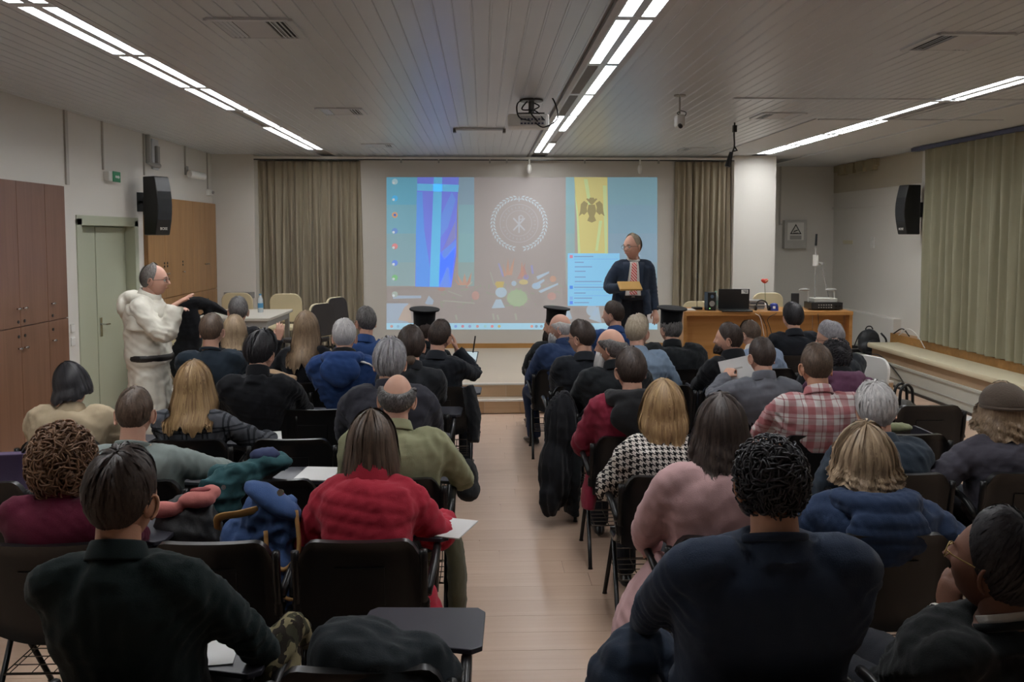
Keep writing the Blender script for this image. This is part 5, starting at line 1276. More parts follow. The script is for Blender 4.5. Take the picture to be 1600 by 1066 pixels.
# ------------------------------------------------------------------ left block
a = seat('young man in dark green-black polo leaning on the next chair, front left', 'the man in the dark polo in the left foreground', (192, 708), 2.42, 0, seed=11, top='w_teal_black', bulk=1.08, sw=1.04, hs=1.0, skin='tan', hd=(-8, 0, 0), rw=('px', 452, 1062, 2.72), re=(.8, -.3, .35), lw=(-.16, .33, .72), off=.02, lx=-.02, ch=False)
a.hair('dark', 'short', th=.016, N=700, lump=.4); a.collar('shirt', 'w_teal_black')
a = seat('woman with curly auburn hair in burgundy top at the left edge', 'the curly-haired woman in burgundy', (98, 668), 3.5, 1, seed=12, fem=True, top='w_burgundy', bulk=1.15, sw=1.05, hd=(5, -8, 0), style='knit')
a.curls('auburn', r=.128, n=640, size=.019, low=-.135, sq=(1.02, .92, 1.05), c=(0, -.02, -.002)); a.collar('crew', 'w_burgundy')
a = seat('woman in bright red quilted jacket writing near the aisle', 'the woman in the red jacket', (580, 648), 3.72, 1, seed=13, fem=True, top='w_red', style='puffer', off=.028, bulk=1.05, sw=1.0, hd=(-5, -18, 0), slouch=.02, rw=('px', 694, 812, 4.0), re=(.5, -.4, -.9), lw=(-.13, .36, .72))
a.hair('brown', 'long', th=.022, L=.16, flare=.02, N=520); a.collar('roll', 'w_red', 1.55)
bl('coat_tail', [T_([(.2, -.02, .6), (.27, -.03, .42), (.29, -.06, .27)], [.09, .10, .07], [.05, .05, .04], ref=(0, 1, 0))], MATS['w_red'], .012, .007, 3, parent=a.root, quilt=.07)
a = seat('man with close-cropped hair in grey-green sweater, left side', 'the man in the grey-green sweater', (210, 607), 4.36, 2, seed=14, top='w_greygreen', bulk=1.08, sw=1.12, hd=(8, -6, 0), style='knit', rw=(.46, .30, .66), re=(.7, -.2, .2), lx=-.05, off=.022)
a.hair('brown', 'short', th=.007, N=300); a.collar('crew', 'w_greygreen')
a = seat('balding man in olive shirt beside the aisle, behind him the red jacket', 'the balding man in olive', (620, 584), 4.42, 2, seed=15, top='w_olive', bulk=1.2, sw=1.14, hd=(0, -4, 3), rw=('px', 712, 745, 4.75), off=.02, trousers='trouser_olive')
a.hair('pepper', 'bald', th=.011); a.collar('shirt', 'w_olive')
bl('coat_tail', [T_([(.24, -.12, .62), (.30, -.12, .4), (.31, -.14, .2), (.31, -.14, .06)], [.10, .12, .12, .09], [.05, .05, .05, .04], ref=(0, 1, 0))], MATS['trouser_olive'], .013, .008, 3, parent=a.root)
a = seat('dark-haired woman in beige trench coat, head tilted, far left', 'the woman in the beige trench coat', (112, 568), 5.25, 3, seed=16, fem=True, top='w_trench', bulk=1.1, sw=1.2, hd=(15, -16, -16), lx=-.03, off=.03)
a.hair('black', 'long', th=.016, L=.09, flare=.02); a.collar('blazer', 'w_trench')
MB().box(-.03, .03, -.006, .006, -.024, .024, .003).build('leather_patch', M('patch', '6b4a38', .7), a.root, loc=tuple(a.NB + np.array((0, -.155, -.115))))
a = seat('woman with long straight blond hair in dark checked top, left block', 'the blond woman in the checked top', (303, 568), 5.18, 3, seed=17, fem=True, top='w_plaid_dark', bulk=1.0, sw=1.12, hd=(0, -6, 0), rw=(.36, .30, .70), off=.022)
a.hair('blonde', 'long', th=.020, L=.26, flare=.045, N=620)
a = seat('grey-haired man in dark puffer jacket beside the aisle', 'the grey-haired man in the dark puffer', (609, 534), 5.2, 3, seed=18, top='w_greycoat', style='puffer', pz=.085, off=.036, bulk=1.12, sw=1.12, hd=(0, -6, 0), lw=(-.22, .3, .68), rw=(.2, .33, .68))
a.hair('grey', 'short', th=.022, psi=(70, 98, 122), N=360); a.collar('stand', 'w_greycoat')
a = seat('person with dark hair tied at the nape in black jacket', 'the person with tied dark hair', (642, 511), 5.95, 4, seed=19, top='w_charcoal', sw=1.02, hd=(4, 0, 0), off=.024)
a.hair('dark', 'short', th=.012, psi=(70, 98, 124), N=360); a.collar('stand', 'w_charcoal')
V_, F_ = ellipsoid_np((.0, -.085, -.085), (.035, .03, .045), 14, 10); a.put('hair_bun', MB().add(V_ + .004 * np.sin(V_ * 180), F_), HM['brown'], smooth=True)
a = seat('man with black tousled hair in black sweater, head bowed to the right', 'the black-haired man in the black sweater', (408, 523), 5.95, 4, seed=20, top='w_black', bulk=1.1, sw=1.18, hd=(-22, -14, 0), lw=(-.2, .3, .68), rw=(.22, .34, .68), off=.022)
a.hair('black', 'short', th=.03, lump=.4, psi=(72, 98, 112), N=420); a.collar('turtle', 'w_black')
a = seat('man with short brown hair in dark navy sweater near the white-robed man', 'the short-haired man in the navy sweater', (331, 492), 6.85, 5, seed=21, top='w_navyknit', bulk=1.12, sw=1.15, hd=(-4, 0, 0), style='knit', lw=(-.2, .3, .7), off=.022)
a.hair('brown', 'short', th=.011, N=360); a.collar('crew', 'w_navyknit')
a = seat('woman with long wavy sand-blond hair behind the navy sweater man', 'the woman with wavy sand-blond hair', (366, 495), 7.85, 6, seed=22, fem=True, top='w_black', sw=.9, hd=(10, 0, 0), lx=.02)
a.hair('sand', 'long', th=.02, L=.27, wave=.007, flare=.02, N=520)
a = seat('woman with long straight light-brown hair in black top, middle of left block', 'the woman with long light-brown hair', (478, 489), 7.2, 7.0, seed=23, fem=True, top='w_black', sw=1.05, hd=(0, 0, 0), lw=(-.3, .25, .7))
a.hair('ash', 'long', th=.018, L=.32, flare=.03, N=620)
a = seat('grey-haired man in blue sports jacket with white shoulder stripes', 'the grey-haired man in the blue sports jacket', (538, 502), 6.85, 5, seed=24, top='w_blue', style='coat', off=.036, bulk=1.15, sw=1.15, hd=(4, -6, 0))
a.hair('white', 'short', th=.018, N=360); a.hood('w_blue', 1.15); a.collar('roll', 'w_hoodblack')
for k in range(3):
    sd, S, E, Wr = a.arm[1]; d0 = nrm(E - S); nrm_o = nrm(np.array((.35, -.75, .55)) ); pts = [a.NB + (S - a.NB) * .55 + np.array((0, -.10 + k * .022, .035)), S + np.array((0.015, -.088 + k * .022, .03 - .0 * k)), S + d0 * .12 + np.array((.03, -.088 + k * .022, .012))]
    MB().tube(spline(pts, 5), .0075, 6).build('white_stripe', M('stripe_white', 'd9d9d9', .6), a.root, smooth=True)
a = seat('man with dark grey hair gesturing with one hand, nearest the left table', 'the gesturing man nearest the left table', (372, 466), 8.5, 7, seed=25, top='w_black', bulk=1.05, sw=1.1, hd=(14, 0, 0), rw=('px', 436, 528, 8.3), re=(.3, -.2, -1), rhand='rest', rrot=((0.1, .1, 1), (.2, -1, 0)))
a.hair('pepper', 'short', th=.015); a.collar('crew', 'w_black')
a = seat('man with glasses in bright blue suit looking left, left block', 'the man in the blue suit', (571, 481), 7.75, 6, seed=26, top='w_suitblue', bulk=1.05, sw=1.15, hd=(38, 0, 0), yaw=-8, rw=(.42, .2, .72), re=(.6, -.3, .3), off=.022)
a.hair('pepper', 'short', th=.012); a.collar('blazer', 'w_suitblue'); a.glasses()
a = seat('cleric in tall black flat-topped hat beside the left aisle', 'the cleric with the tall hat by the left aisle', (662, 494), 7.75, 6, seed=27, top='w_cassock', bulk=1.05, sw=1.05, hd=(22, 0, 0))
a.hair('dark', 'short', th=.010, psi=(70, 98, 120)); a.clericcap(); a.beard('dark', .04, 120); a.glasses(); a.collar('stand', 'w_cassock')
a = seat('man in dark jacket, hand at his cheek, with tablet computer by the aisle', 'the man with the tablet computer', (687, 501), 6.9, 5, seed=28, top='w_suitdark', bulk=1.0, sw=1.02, hd=(-8, -2, 8), yaw=-12, rw=('px', 713, 546, 7.1), re=(.7, .2, -.8), rrot=((-.25, .1, 1), (.9, .3, 0)), off=.022, lx=.01)
a.hair('dark', 'short', th=.010, N=340); a.collar('blazer', 'w_suitdark')
# ------------------------------------------------------------------ right block
a = seat('large man with thick dark curly hair in navy sweater, right foreground', 'the large man in the navy sweater', (1203, 680), 2.36, 0, seed=31, top='w_sweatnavy', bulk=1.28, sw=1.2, hs=1.0, hd=(6, -2, 0), style='knit', lw=(-.3, .28, .66), rw=(.18, .36, .6), le=(-1, -.2, -.4), re=(1, -.2, -.4), off=.02, skin='tan', ch=False)
a.curls('black', r=.1, n=640, size=.013, low=-.075, c=(0, -.012, .014)); a.collar('crew', 'w_sweatnavy')
V_, F_ = ellipsoid_np((0, .075, -.07), (.055, .035, .05), 14, 10); a.put('face_mask', MB().add(V_, F_), BLACK, smooth=True)
a.put('mask_loop', MB().tube([(-.078, -.008, .01), (-.07, .04, -.03), (-.05, .075, -.05)], .0015, 4).tube([(.078, -.008, .01), (.07, .04, -.03), (.05, .075, -.05)], .0015, 4), WHITEP)
a = seat('man in black clerical clothes with white collar, hand on chin, lower right corner', 'the man with the white clerical collar', (1556, 806), 2.3, 0, seed=32, top='w_clergy', bulk=1.2, sw=1.2, hs=1.05, skin='dark', yaw=16, hd=(26, 14, 0), lw=('px', 1478, 955, 2.55), le=(-.8, .2, -.9), lrot=((.25, .0, 1), (-1, -.3, .0)), rw=(.34, .2, .6), lhand='rest', off=.02, ch=False, lx=.05)
a.hair('black', 'short', th=.022, psi=(58, 98, 116), N=500, lump=.06); a.collar('crew', 'w_clergy'); a.collar('cleric', 'w_shirt'); a.glasses(M('gold_frame', 'a08a55', .3, .6), .024)
sd, S, E, Wr = a.arm[0]; MB().tube([tuple(Wr - nrm(Wr - E) * .03), tuple(Wr - nrm(Wr - E) * .012)], [.046, .044], 14).build('shirt_cuff', MATS['w_shirt'], a.root, smooth='auto')
a = seat('dark-haired woman in long pale pink cardigan, right of the aisle', 'the woman in the pink cardigan', (1127, 622), 3.5, 1, seed=33, fem=True, top='w_pink', bulk=1.18, sw=1.18, hd=(-10, -4, 0), lw=(-.24, .22, .62), le=(-.9, -.5, -.5), off=.026, tab='none', fold=.6)
a.hair('dark', 'long', th=.022, L=.16, flare=.03, wave=.004, N=560)
bl('cardigan_tail', [T_([(-.22, -.05, .66), (-.33, -.04, .5), (-.39, -.06, .34), (-.41, -.08, .1)], [.10, .13, .15, .12], [.05, .06, .06, .04], ref=(0, 1, 0))], MATS['w_pink'], .013, .010, 6, parent=a.root)
a = seat('woman with short wavy blond hair in blue hooded down jacket', 'the woman in the blue hooded down jacket', (1352, 675), 3.6, 1, seed=34, fem=True, top='w_bluepuff', style='puffer', pz=.11, off=.04, bulk=1.2, sw=1.15, hd=(-12, -6, 0), rw=(.34, .2, .6), re=(.9, -.4, -.6))
a.hair('sand', 'bob', th=.036, L=.085, wave=.007, flare=.03, lump=.55, N=720); a.hood('w_bluepuff', 1.25, .01, True)
a = seat('woman with blond bob in black and white houndstooth jacket', 'the woman in the houndstooth jacket', (1037, 600), 4.4, 2, seed=35, fem=True, top='w_hound', bulk=1.05, sw=1.08, hd=(-5, -2, 0), lw=(-.2, .3, .64), off=.026, tab='none')
a.hair('blonde', 'bob', th=.026, L=.155, flare=.035, curl_in=.03, N=620)
bl('jacket_hem', [T_([(-.2, -.03, .55), (-.1, -.1, .5), (.1, -.1, .5), (.2, -.03, .55)], [.07, .08, .08, .07])], MATS['w_hound'], .012, .004, 3, parent=a.root)
a = seat('silver-haired man in dark slate jacket, right block', 'the silver-haired man in the slate jacket', (1370, 604), 4.5, 2, seed=36, top='w_slate', bulk=1.12, sw=1.12, hd=(-14, -8, -6), off=.026, tab='folded')
a.hair('white', 'short', th=.024, psi=(70, 96, 118), N=420); a.collar('blazer', 'w_slate')
a = seat('man in red and white plaid shirt, middle of right block', 'the man in the red plaid shirt', (1275, 539), 5.15, 3, seed=37, top='w_plaid_red', bulk=1.18, sw=1.2, hd=(0, -2, 0), lw=(-.25, .3, .66), rw=(.25, .32, .66), off=.02, skin='tan', tab='none', hs=1.03)
a.hair('brown', 'short', th=.009, N=320); a.collar('shirt', 'w_plaid_red')
a = seat('man in maroon jacket with black hood, head turned left, by the right aisle', 'the man in the maroon jacket with black hood', (985, 546), 5.2, 3, seed=38, top='w_maroon', style='coat', off=.03, bulk=1.1, sw=1.1, hd=(12, -6, 0), tab='none', lw=(-.2, .28, .64))
a.hair('dark', 'short', th=.014, psi=(70, 97, 118), N=360); a.hood('w_hoodblack', 1.2, .01)
bl('jacket_tail', [T_([(-.2, -.06, .6), (-.25, -.08, .45), (-.26, -.1, .34)], [.09, .10, .08], [.05, .05, .04], ref=(0, 1, 0))], MATS['w_maroon'], .012, .006, 6, parent=a.root)
a = seat('woman in brown knitted cap and grey quilted vest at the right edge', 'the woman in the grey quilted vest', (1568, 603), 4.45, 2, seed=39, fem=True, top='w_vest', style='puffer', pz=.1, off=.03, bulk=1.15, sw=1.15, hd=(-6, -4, 0), lw=(-.3, .2, .6), le=(-.9, -.4, -.4), tab='none')
a.hair('ash', 'bob', th=.022, L=.14, wave=.012, flare=.05, N=560)
V_, F_ = ellipsoid_np((0, -.012, .035), (.112, .134, .112), 28, 16); V_[:, 2] = np.maximum(V_[:, 2], .02); a.put('knitted_cap', MB().add(V_, F_), cloth('cap_brown', '5b5047', .9, bump=.5, bs=90), smooth=True)
a.put('cap_band', MB().lathe([(.115, .0), (.118, .008), (.115, .016)], 28, mtx=Matrix.Translation((0, -.012, .012)) @ Matrix.Diagonal((.97, 1.2, 1, 1))), MATS['cap_brown'])
a = seat('man with very short hair in grey wool jacket, right block', 'the man in the grey wool jacket', (1190, 529), 5.98, 4, seed=40, top='w_grey', bulk=1.1, sw=1.15, hd=(10, -4, 0), off=.026, lw=('px', 1135, 588, 6.35), lhand='grip', tab='none')
a.hair('dark', 'short', th=.008, N=320); a.collar('stand', 'w_grey')
a = seat('person with dark curly hair in purple jacket behind the plaid shirt', 'the curly-haired person in purple', (1306, 527), 6.0, 4, seed=41, top='w_purple', bulk=1.05, sw=1.05, hd=(10, -8, 0), off=.028, tab='none')
a.curls('black', r=.098, n=300, size=.014, low=-.09); a.hood('w_purple', 1.05); a.collar('roll', 'w_hoodblack')
a = seat('bald man with long white beard in black cassock, looking left', 'the bald bearded man in black', (955, 513), 6.0, 4, seed=42, top='w_cassock', bulk=1.12, sw=1.12, hd=(52, 0, 0), yaw=10, off=.03, tab='none', lw=(-.2, .26, .6))
a.hair('pepper', 'bald', th=.014, psi=(80, 100, 124), N=300); a.beard('white', .13, 260); a.collar('stand', 'w_cassock')
bl('cassock_fold', [T_([(-.24, -.1, .75), (-.28, -.1, .55), (-.3, -.1, .3), (-.3, -.1, .05)], [.10, .13, .14, .12], [.06, .07, .06, .05], ref=(0, 1, 0))], MATS['w_cassock'], .014, .012, 6, parent=a.root)
a = seat('man with cropped hair and short beard in black coat, looking left', 'the man in the black coat looking left', (1139, 505), 6.85, 5, seed=43, top='w_black', style='coat', off=.03, bulk=1.08, sw=1.12, hd=(50, 0, 0), yaw=14, tab='folded')
a.hair('dark', 'short', th=.007, psi=(62, 94, 114)); a.beard('dark', .005, 90); a.collar('roll', 'w_black')
a = seat('man in blue striped shirt bent forward below the lecture desk', 'the man in the striped shirt', (1173, 501), 7.95, 6, seed=44, top='w_stripe_blue', bulk=1.1, sw=1.15, hd=(20, -22, 0), slouch=.12, off=.02, lx=-.06, tab='none')
a.hair('brown', 'short', th=.009); a.collar('shirt', 'w_shirt')
a = seat('man with thick dark hair in black suit in front of the desk', 'the dark-haired man in the black suit', (1238, 476), 8.55, 7, seed=45, top='w_suitdark', bulk=1.06, sw=1.15, hd=(14, 0, 0), off=.026, tab='none')
a.hair('black', 'short', th=.02, psi=(70, 97, 118), N=340); a.collar('blazer', 'w_suitdark')
a = seat('grey-haired man with glasses leaning left in dark grey suit, far right', 'the grey-haired man with glasses, far right', (1298, 503), 6.95, 5, seed=46, top='w_darkgreyjkt', bulk=1.1, sw=1.15, hd=(58, -10, -8), yaw=16, off=.026, tab='none')
a.hair('grey', 'short', th=.012); a.glasses(); a.collar('blazer', 'w_darkgreyjkt')
a = seat('man with dark hair and glasses in dark suit near the right aisle', 'the dark-suited man with glasses by the right aisle', (908, 503), 6.85, 5, seed=47, top='w_suitdark', bulk=1.1, sw=1.12, hd=(42, -4, 0), yaw=8, off=.026, tab='none')
a.hair('dark', 'short', th=.015, N=340); a.glasses(); a.collar('blazer', 'w_suitdark')
a = seat('man with light brown hair in pale grey-blue jacket, right block', 'the man in the pale grey-blue jacket', (997, 495), 6.98, 5, seed=48, top='w_paleblue', bulk=1.06, sw=1.12, hd=(-35, -2, 0), off=.026, tab='none', rw=(.26, .25, .62))
a.hair('fairgrey', 'short', th=.018, N=340); a.collar('blazer', 'w_paleblue')
a = seat('bald man with white beard in navy jacket, leg out in the aisle', 'the bald man with one leg in the aisle', (876, 490), 7.75, 6, seed=49, top='w_darkblue', style='coat', off=.03, bulk=1.18, sw=1.12, hd=(48, -4, 0), yaw=22, trousers='trouser_navy', lw=(-.12, .34, .66), tab='none', skin='pink', legpose=(((-.10, .43, .52), (-.06, .42, .09)), ((.2, .42, .52), (.2, .40, .09))))
a.hair('white', 'bald', th=.008, psi=(80, 98, 116), N=140); a.beard('white', .03, 140); a.collar('stand', 'w_darkblue')
a = seat('man with dark hair in blue suit next to the standing speaker', 'the blue-suited man in the front row', (958, 472), 8.6, 7, seed=50, top='w_suitblue', bulk=1.05, sw=1.1, hd=(48, 0, 0), off=.024, tab='none', yaw=8)
a.hair('dark', 'short', th=.012); a.collar('blazer', 'w_suitblue')
a = seat('cleric in tall black flat-topped hat in front of the menu window', 'the hatted cleric in the front row', (866, 491), 8.6, 7, seed=51, top='w_cassock', bulk=1.15, sw=1.1, hd=(50, 0, 0), off=.03, tab='none', yaw=12)
a.hair('dark', 'short', th=.008); a.clericcap(); a.beard('dark', .05, 100); a.collar('stand', 'w_cassock')
a = seat('cleric in tall black flat-topped hat and wide robe near the lecture desk', 'the hatted cleric near the desk', (1047, 492), 7.8, 6, seed=52, top='w_cassock', bulk=1.2, sw=1.28, hd=(24, 0, 0), off=.04, tab='none', yaw=4)
a.hair('pepper', 'short', th=.014, psi=(70, 98, 122)); a.clericcap(); a.collar('stand', 'w_cassock')

# ------------------------------------------------------------------ the two standing men
def robe(s, A):
    pts = [(0, -.01, 1.0), (0, 0, .8), (0, .01, .5), (0, .0, .2), (0, -.01, .02)]
    A.add(tube_np(spline(pts, 5), np.interp(np.linspace(0, 1, 21), [0, .3, 1], [.19, .22, .27]), 24, flat=np.interp(np.linspace(0, 1, 21), [0, .3, 1], [.145, .165, .21])))
    for sd, S, E, Wr in s.arm:                                          # wide sleeves
        A.add(tube_np(spline([S, E, E + (Wr - E) * .78], 5), np.interp(np.linspace(0, 1, 11), [0, .5, .8, 1], [.06, .062, .066, .08]), 14))
pr = Person('man in long white hooded robe standing and gesturing by the cupboards', name='person', head=(241, 413), d=7.05, lean=(0, .05), yaw=-88, stand=.96, seed=61, top='w_white', style='plain', off=.035, bulk=1.08, sw=1.0, hd=(6, 0, 0), skin='pink', trousers=None, extra=robe, rw=('px', 274, 476, 6.9), lw=('px', 266, 488, 7.2), re=(.3, -.1, -1), le=(-.5, -.2, -1), rrot=((.05, .85, .5), (.3, -.5, .8)), lrot=((0, .8, .3), (0, -.3, .9)), rhand='flat', lhand='rest', fold=1.1, vox=.013, hs=.98)
pr.hair('dgrey', 'short', th=.009, psi=(14, 92, 108), N=300); pr.glasses(); pr.eyes()
A_ = []
c = pr.NB
bl('shoulder_cape', [tube_np(spline([c + (0, 0, .015), c + (0, -.005, -.05), c + (0, 0, -.13), c + (0, 0, -.235)], 5), np.interp(np.linspace(0, 1, 16), [0, .3, .6, 1], [.10, .2, .245, .262]), 28, flat=np.interp(np.linspace(0, 1, 16), [0, .3, .6, 1], [.095, .135, .155, .17]))], MATS['w_white'], .012, .008, 4, .8, parent=pr.root)
me_ = pr.top.data; co = np.empty(len(me_.vertices) * 3, dtype=np.float32); me_.vertices.foreach_get('co', co); co = co.reshape(-1, 3)
an_ = np.arctan2(co[:, 0], co[:, 1]); w_ = np.clip((.98 - co[:, 2]) / .5, 0, 1); rr_ = 1 + w_ * (.07 * np.sin(an_ * 9 + 1.5 * np.sin(an_ * 2)) + .035 * np.sin(an_ * 17 + 2))
co[:, 0] *= rr_; co[:, 1] *= rr_; me_.vertices.foreach_set('co', co.ravel()); me_.update()
pr.collar('roll', 'w_white'); h = pr.hood('w_white', 1.1, -.02)
mb = MB().tube([(.236 * math.cos(a), .03 + .20 * math.sin(a), 1.03) for a in np.linspace(0, 6.2832, 33)], .004, 4)
V_, F_ = tube_np(np.array([(.218 * math.cos(a), -.002 + .168 * math.sin(a), 1.02 + .008 * math.cos(a)) for a in np.linspace(0, 6.2832, 41)]), .012, 8, flat=.026, ref=(1, 0, 0))
MB().add(V_, F_).build('belt', M('belt_black', '1c1a1a', .4), pr.root, smooth='auto')
for sd in (-1, 1): pr.legs(Acc(), 0, .96, 1); pr.shoe(sd)

sp_ = Person('man in dark suit and red striped tie standing before the screen', name='person', head=(988, 366), d=10.15, lean=(0, .04), yaw=176, stand=.93, z0=PZ, seed=62, top='w_speaker', style='plain', off=.022, fold=.6, bulk=1.1, sw=1.0, hd=(-46, -2, 0), skin='pink', trousers='trouser_dark', rw=(.13, .30, 1.10), re=(.8, -.5, -.5), lw=(-.275, .05, .80), le=(-.25, -1, -.1), rhand='grip', lhand='rest', rrot=((-.8, .5, .1), (.3, -.2, 1)), hs=1.12)
sp_.hair('fairgrey', 'short', th=.008, psi=(26, 92, 108), N=300); sp_.glasses(); sp_.eyes(); sp_.collar('blazer', 'w_speaker'); sp_.collar('shirt', 'w_shirt')
def front_strip(name, P, t0, t1, w0, w1, lift, mat, cx0=0, cx1=0, n=14):
    V = []; F = []
    for lay in (0, 1):
        for i in range(n):
            u = i / (n - 1); t = t0 + (t1 - t0) * u; k = t * 23; i0 = min(22, int(k)); f = k - i0
            c = P.sp[i0] * (1 - f) + P.sp[i0 + 1] * f; a_ = (P.ra[i0] * (1 - f) + P.ra[i0 + 1] * f) + P.o; b_ = (P.rb[i0] * (1 - f) + P.rb[i0 + 1] * f) + P.o
            w = w0 + (w1 - w0) * u; cx = cx0 + (cx1 - cx0) * u
            for j in range(7):
                x = cx + w * (-1 + 2 * j / 6); yy = b_ * max(.2, 1 - (abs(x) / a_) ** 2.35) ** (1 / 2.35); V.append((c[0] + x, c[1] + yy + lift - .006 * lay, c[2]))
    h = n * 7
    for lay in (0, 1):
        for i in range(n - 1):
            for j in range(6):
                q_ = (lay * h + i * 7 + j, lay * h + i * 7 + j + 1, lay * h + (i + 1) * 7 + j + 1, lay * h + (i + 1) * 7 + j); F.append(q_ if lay else q_[::-1])
    for i in range(n - 1):
        for j in (0, 6): F.append((i * 7 + j, (i + 1) * 7 + j, h + (i + 1) * 7 + j, h + i * 7 + j))
    return link(name, mesh_np(name, V, F), P.root, mat)
front_strip('shirt_front', sp_, .10, .995, .092, .058, .020, MATS['w_shirt'])
front_strip('tie', sp_, .14, .97, .045, .026, .030, MATS['w_tie'])
front_strip('lapel', sp_, .30, .99, .012, .04, .028, MATS['w_speaker'], .088, .088); front_strip('lapel', sp_, .30, .99, .012, .04, .028, MATS['w_speaker'], -.088, -.088)
front_strip('belt', sp_, .06, .12, .10, .10, .024, M('belt_black', '1c1a1a', .4)); front_strip('buckle', sp_, .07, .11, .02, .02, .030, CHROME)
bl('jacket_skirt', [T_([(sx_ * .155, -.01, 1.06), (sx_ * .17, 0, .92), (sx_ * .18, 0, .77)], [.06, .068, .07], [.11, .14, .15]) for sx_ in (-1, 1)] + [T_([(0, -.1, 1.06), (0, -.12, .92), (0, -.13, .77)], [.16, .19, .2], [.045, .05, .05])], MATS['w_speaker'], .013, .008, 8, parent=sp_.root)
p = np.array(at(984, 447, 9.78)); o = MB().box(-.13, .13, -.012, .012, -.085, .085, .004).build('folder', M('folder_tan', 'b08a4e', .5), loc=p, rot=(math.radians(-62), math.radians(0), math.radians(4))); tag(o, 'tan folder held by the standing speaker', 'folder')
MB().box(-.125, .125, -.008, .008, .083, .088).build('page_edge', WHITEP, o)

# ------------------------------------------------------------------ empty chairs
for (x, row, lb, tab) in ((-1.06, 1, 'empty black chair holding the blue backpack beside the red jacket', 'open'), (-1.05, 2, 'empty black chair with the teal jacket over its corner', 'open'), (-1.12, 3, 'empty black chair between checked top and dark puffer', 'none'),
                          (-1.17, 4, 'empty black chair right of the black sweater man', 'none'), (3.12, 4, 'empty black chair with a handbag on it at the far right', 'none'), (-.34, 0, 'black chair with open tablet at the aisle in the foreground', 'open'),
                          (1.43, 5, 'empty black chair behind the pale grey-blue jacket', 'folded'), (2.55, 3, 'empty black chair right of the red plaid shirt', 'folded'), (-2.45, 2, 'empty black chair at the far left with the purple folder', 'open'), (-1.0, 0, 'black chair under the man in the dark polo in the left foreground', 'open'),
                          (.80, 0, 'black chair under the large man in the navy sweater', 'none'), (1.45, 0, 'black chair under the man with the white clerical collar', 'none')):
    chair(x, ROW[row] + (.23 if 'under the' not in lb else .10), lb, 0, tab)
chairs_done()
# ------------------------------------------------------------------ bags, coats, papers among the audience
PAPER = M('paper', 'c9c8c6', .8, var=.03); 
def sheet(p, rz, label, w=.21, h=.297, tilt=(0, 0), n=1):
    o = MB().box(-w / 2, w / 2, -h / 2, h / 2, 0, .002 + .001 * n).build('paper', PAPER, loc=p, rot=(math.radians(tilt[0]), math.radians(tilt[1]), math.radians(rz))); return tag(o, label, 'paper')
def flat_(px, py, z=.704): q_ = atz(px, py, z); return (q_.x, q_.y, z)
sheet(flat_(20, 762), 12, 'white sheet on the tablet at the left edge', .25, .3)
sheet(flat_(322, 1010), 8, 'white sheet beside the man in the dark polo', .2, .27)
sheet(flat_(706, 826), -20, 'white sheet under the red-jacketed woman\'s right hand', .16, .24, n=3)
sheet(flat_(497, 741), -6, 'open white booklet left of the man in olive', .2, .26, n=3)
sheet(flat_(415, 683), 14, 'white sheet beside the blond woman in the checked top', .2, .27)
sheet(flat_(466, 638), 10, 'white sheet beside the black sweater man', .18, .24)
sheet(flat_(1512, 654, .002), 20, 'white sheet lying on the floor at the right', .22, .35)
q_ = at(1152, 577, 6.42); o = sheet(q_, -10, 'white printed sheet held up by the man in grey', .25, .17, (72, -14)); MB().box(-.03, .04, .0, .012, .0031, .0036).build('printed_line', GREYP, o)
r = empty('spectacles', flat_(458, 824, .706), .4, 'folded black spectacles on a tablet left of the red jacket', 'spectacles')
mb = MB()
for s_ in (-1, 1): mb.tube([(s_ * .034 + .024 * math.cos(a), 0, .022 + .018 * math.sin(a)) for a in np.linspace(0, 6.283, 15)], .002, 5).tube([(s_ * .06, 0, .026), (s_ * .05, .07, .02), (s_ * .04, .12, .006)], .002, 5)
mb.tube([(-.01, 0, .025), (.01, 0, .025)], .002, 5).build('frame', BLACK, r); MB().tube([(.06, .0, .03), (.062, .0, .055)], .004, 5).build('red_tip', M('tip_red', 'c0402f', .5), r)
# pink and black bag, blue backpack, red cup
SAL = cloth('salmon', 'b9716b'); BG = M('bag_charcoal', '2b2c2e', .6, bump=.25, bs=160)
r = empty('shoulder_bag', (-1.33, 3.86, .46), 0, 'charcoal bag with salmon rolled top on the chair behind the dark polo man', 'bag')
bl('bag_body', [E_((0, 0, .17), (.17, .11, .22)), E_((0, -.02, .06), (.18, .12, .1))], BG, .012, .018, 3, parent=r)
bl('rolled_top', [E_((-.09, -.06, .33), (.10, .035, .04)), E_((.06, -.05, .37), (.085, .05, .04)), E_((.1, 0, .385), (.05, .06, .035))], SAL, .009, .004, 3, parent=r)
bl('lining', [E_((.07, -.03, .408), (.055, .03, .012))], M('lining_red', '7c2a2c', .7), .009, .003, 3, parent=r)
BLU = cloth('denim_blue', '3c5480'); TAN = M('tan_strap', 'a97f48', .6, bump=.2, bs=90)
r = empty('backpack', (-.95, 3.72, .47), math.radians(-12), 'blue canvas backpack with tan straps on an empty chair', 'backpack')
r.scale = (1.22, 1.22, 1.22)
bl('bag_body', [E_((-.02, 0, .13), (.16, .10, .17), ), E_((.03, -.02, .24), (.13, .08, .12)), E_((.08, -.05, .05), (.10, .09, .12))], BLU, .010, .022, 8, 1.3, parent=r)
bl('top_flap', [E_((.05, -.04, .33), (.12, .07, .035), np.array(Matrix.Rotation(.5, 3, 'Y')))], BLU, .01, .006, 5, parent=r)
MB().add(*tube_np(spline([(-.15, -.06, .22), (-.13, -.085, .27), (-.05, -.09, .29), (.02, -.09, .31)], 5), .004, 8, flat=.015, ref=(0, 1, 0))).build('carry_strap', TAN, r, smooth=True)
MB().tube(spline([(.05, -.1, .24), (.07, -.12, .16), (.13, -.13, .12), (.17, -.10, .18), (.14, -.05, .3)], 6), .008, 8).build('shoulder_strap', TAN, r, smooth=True)
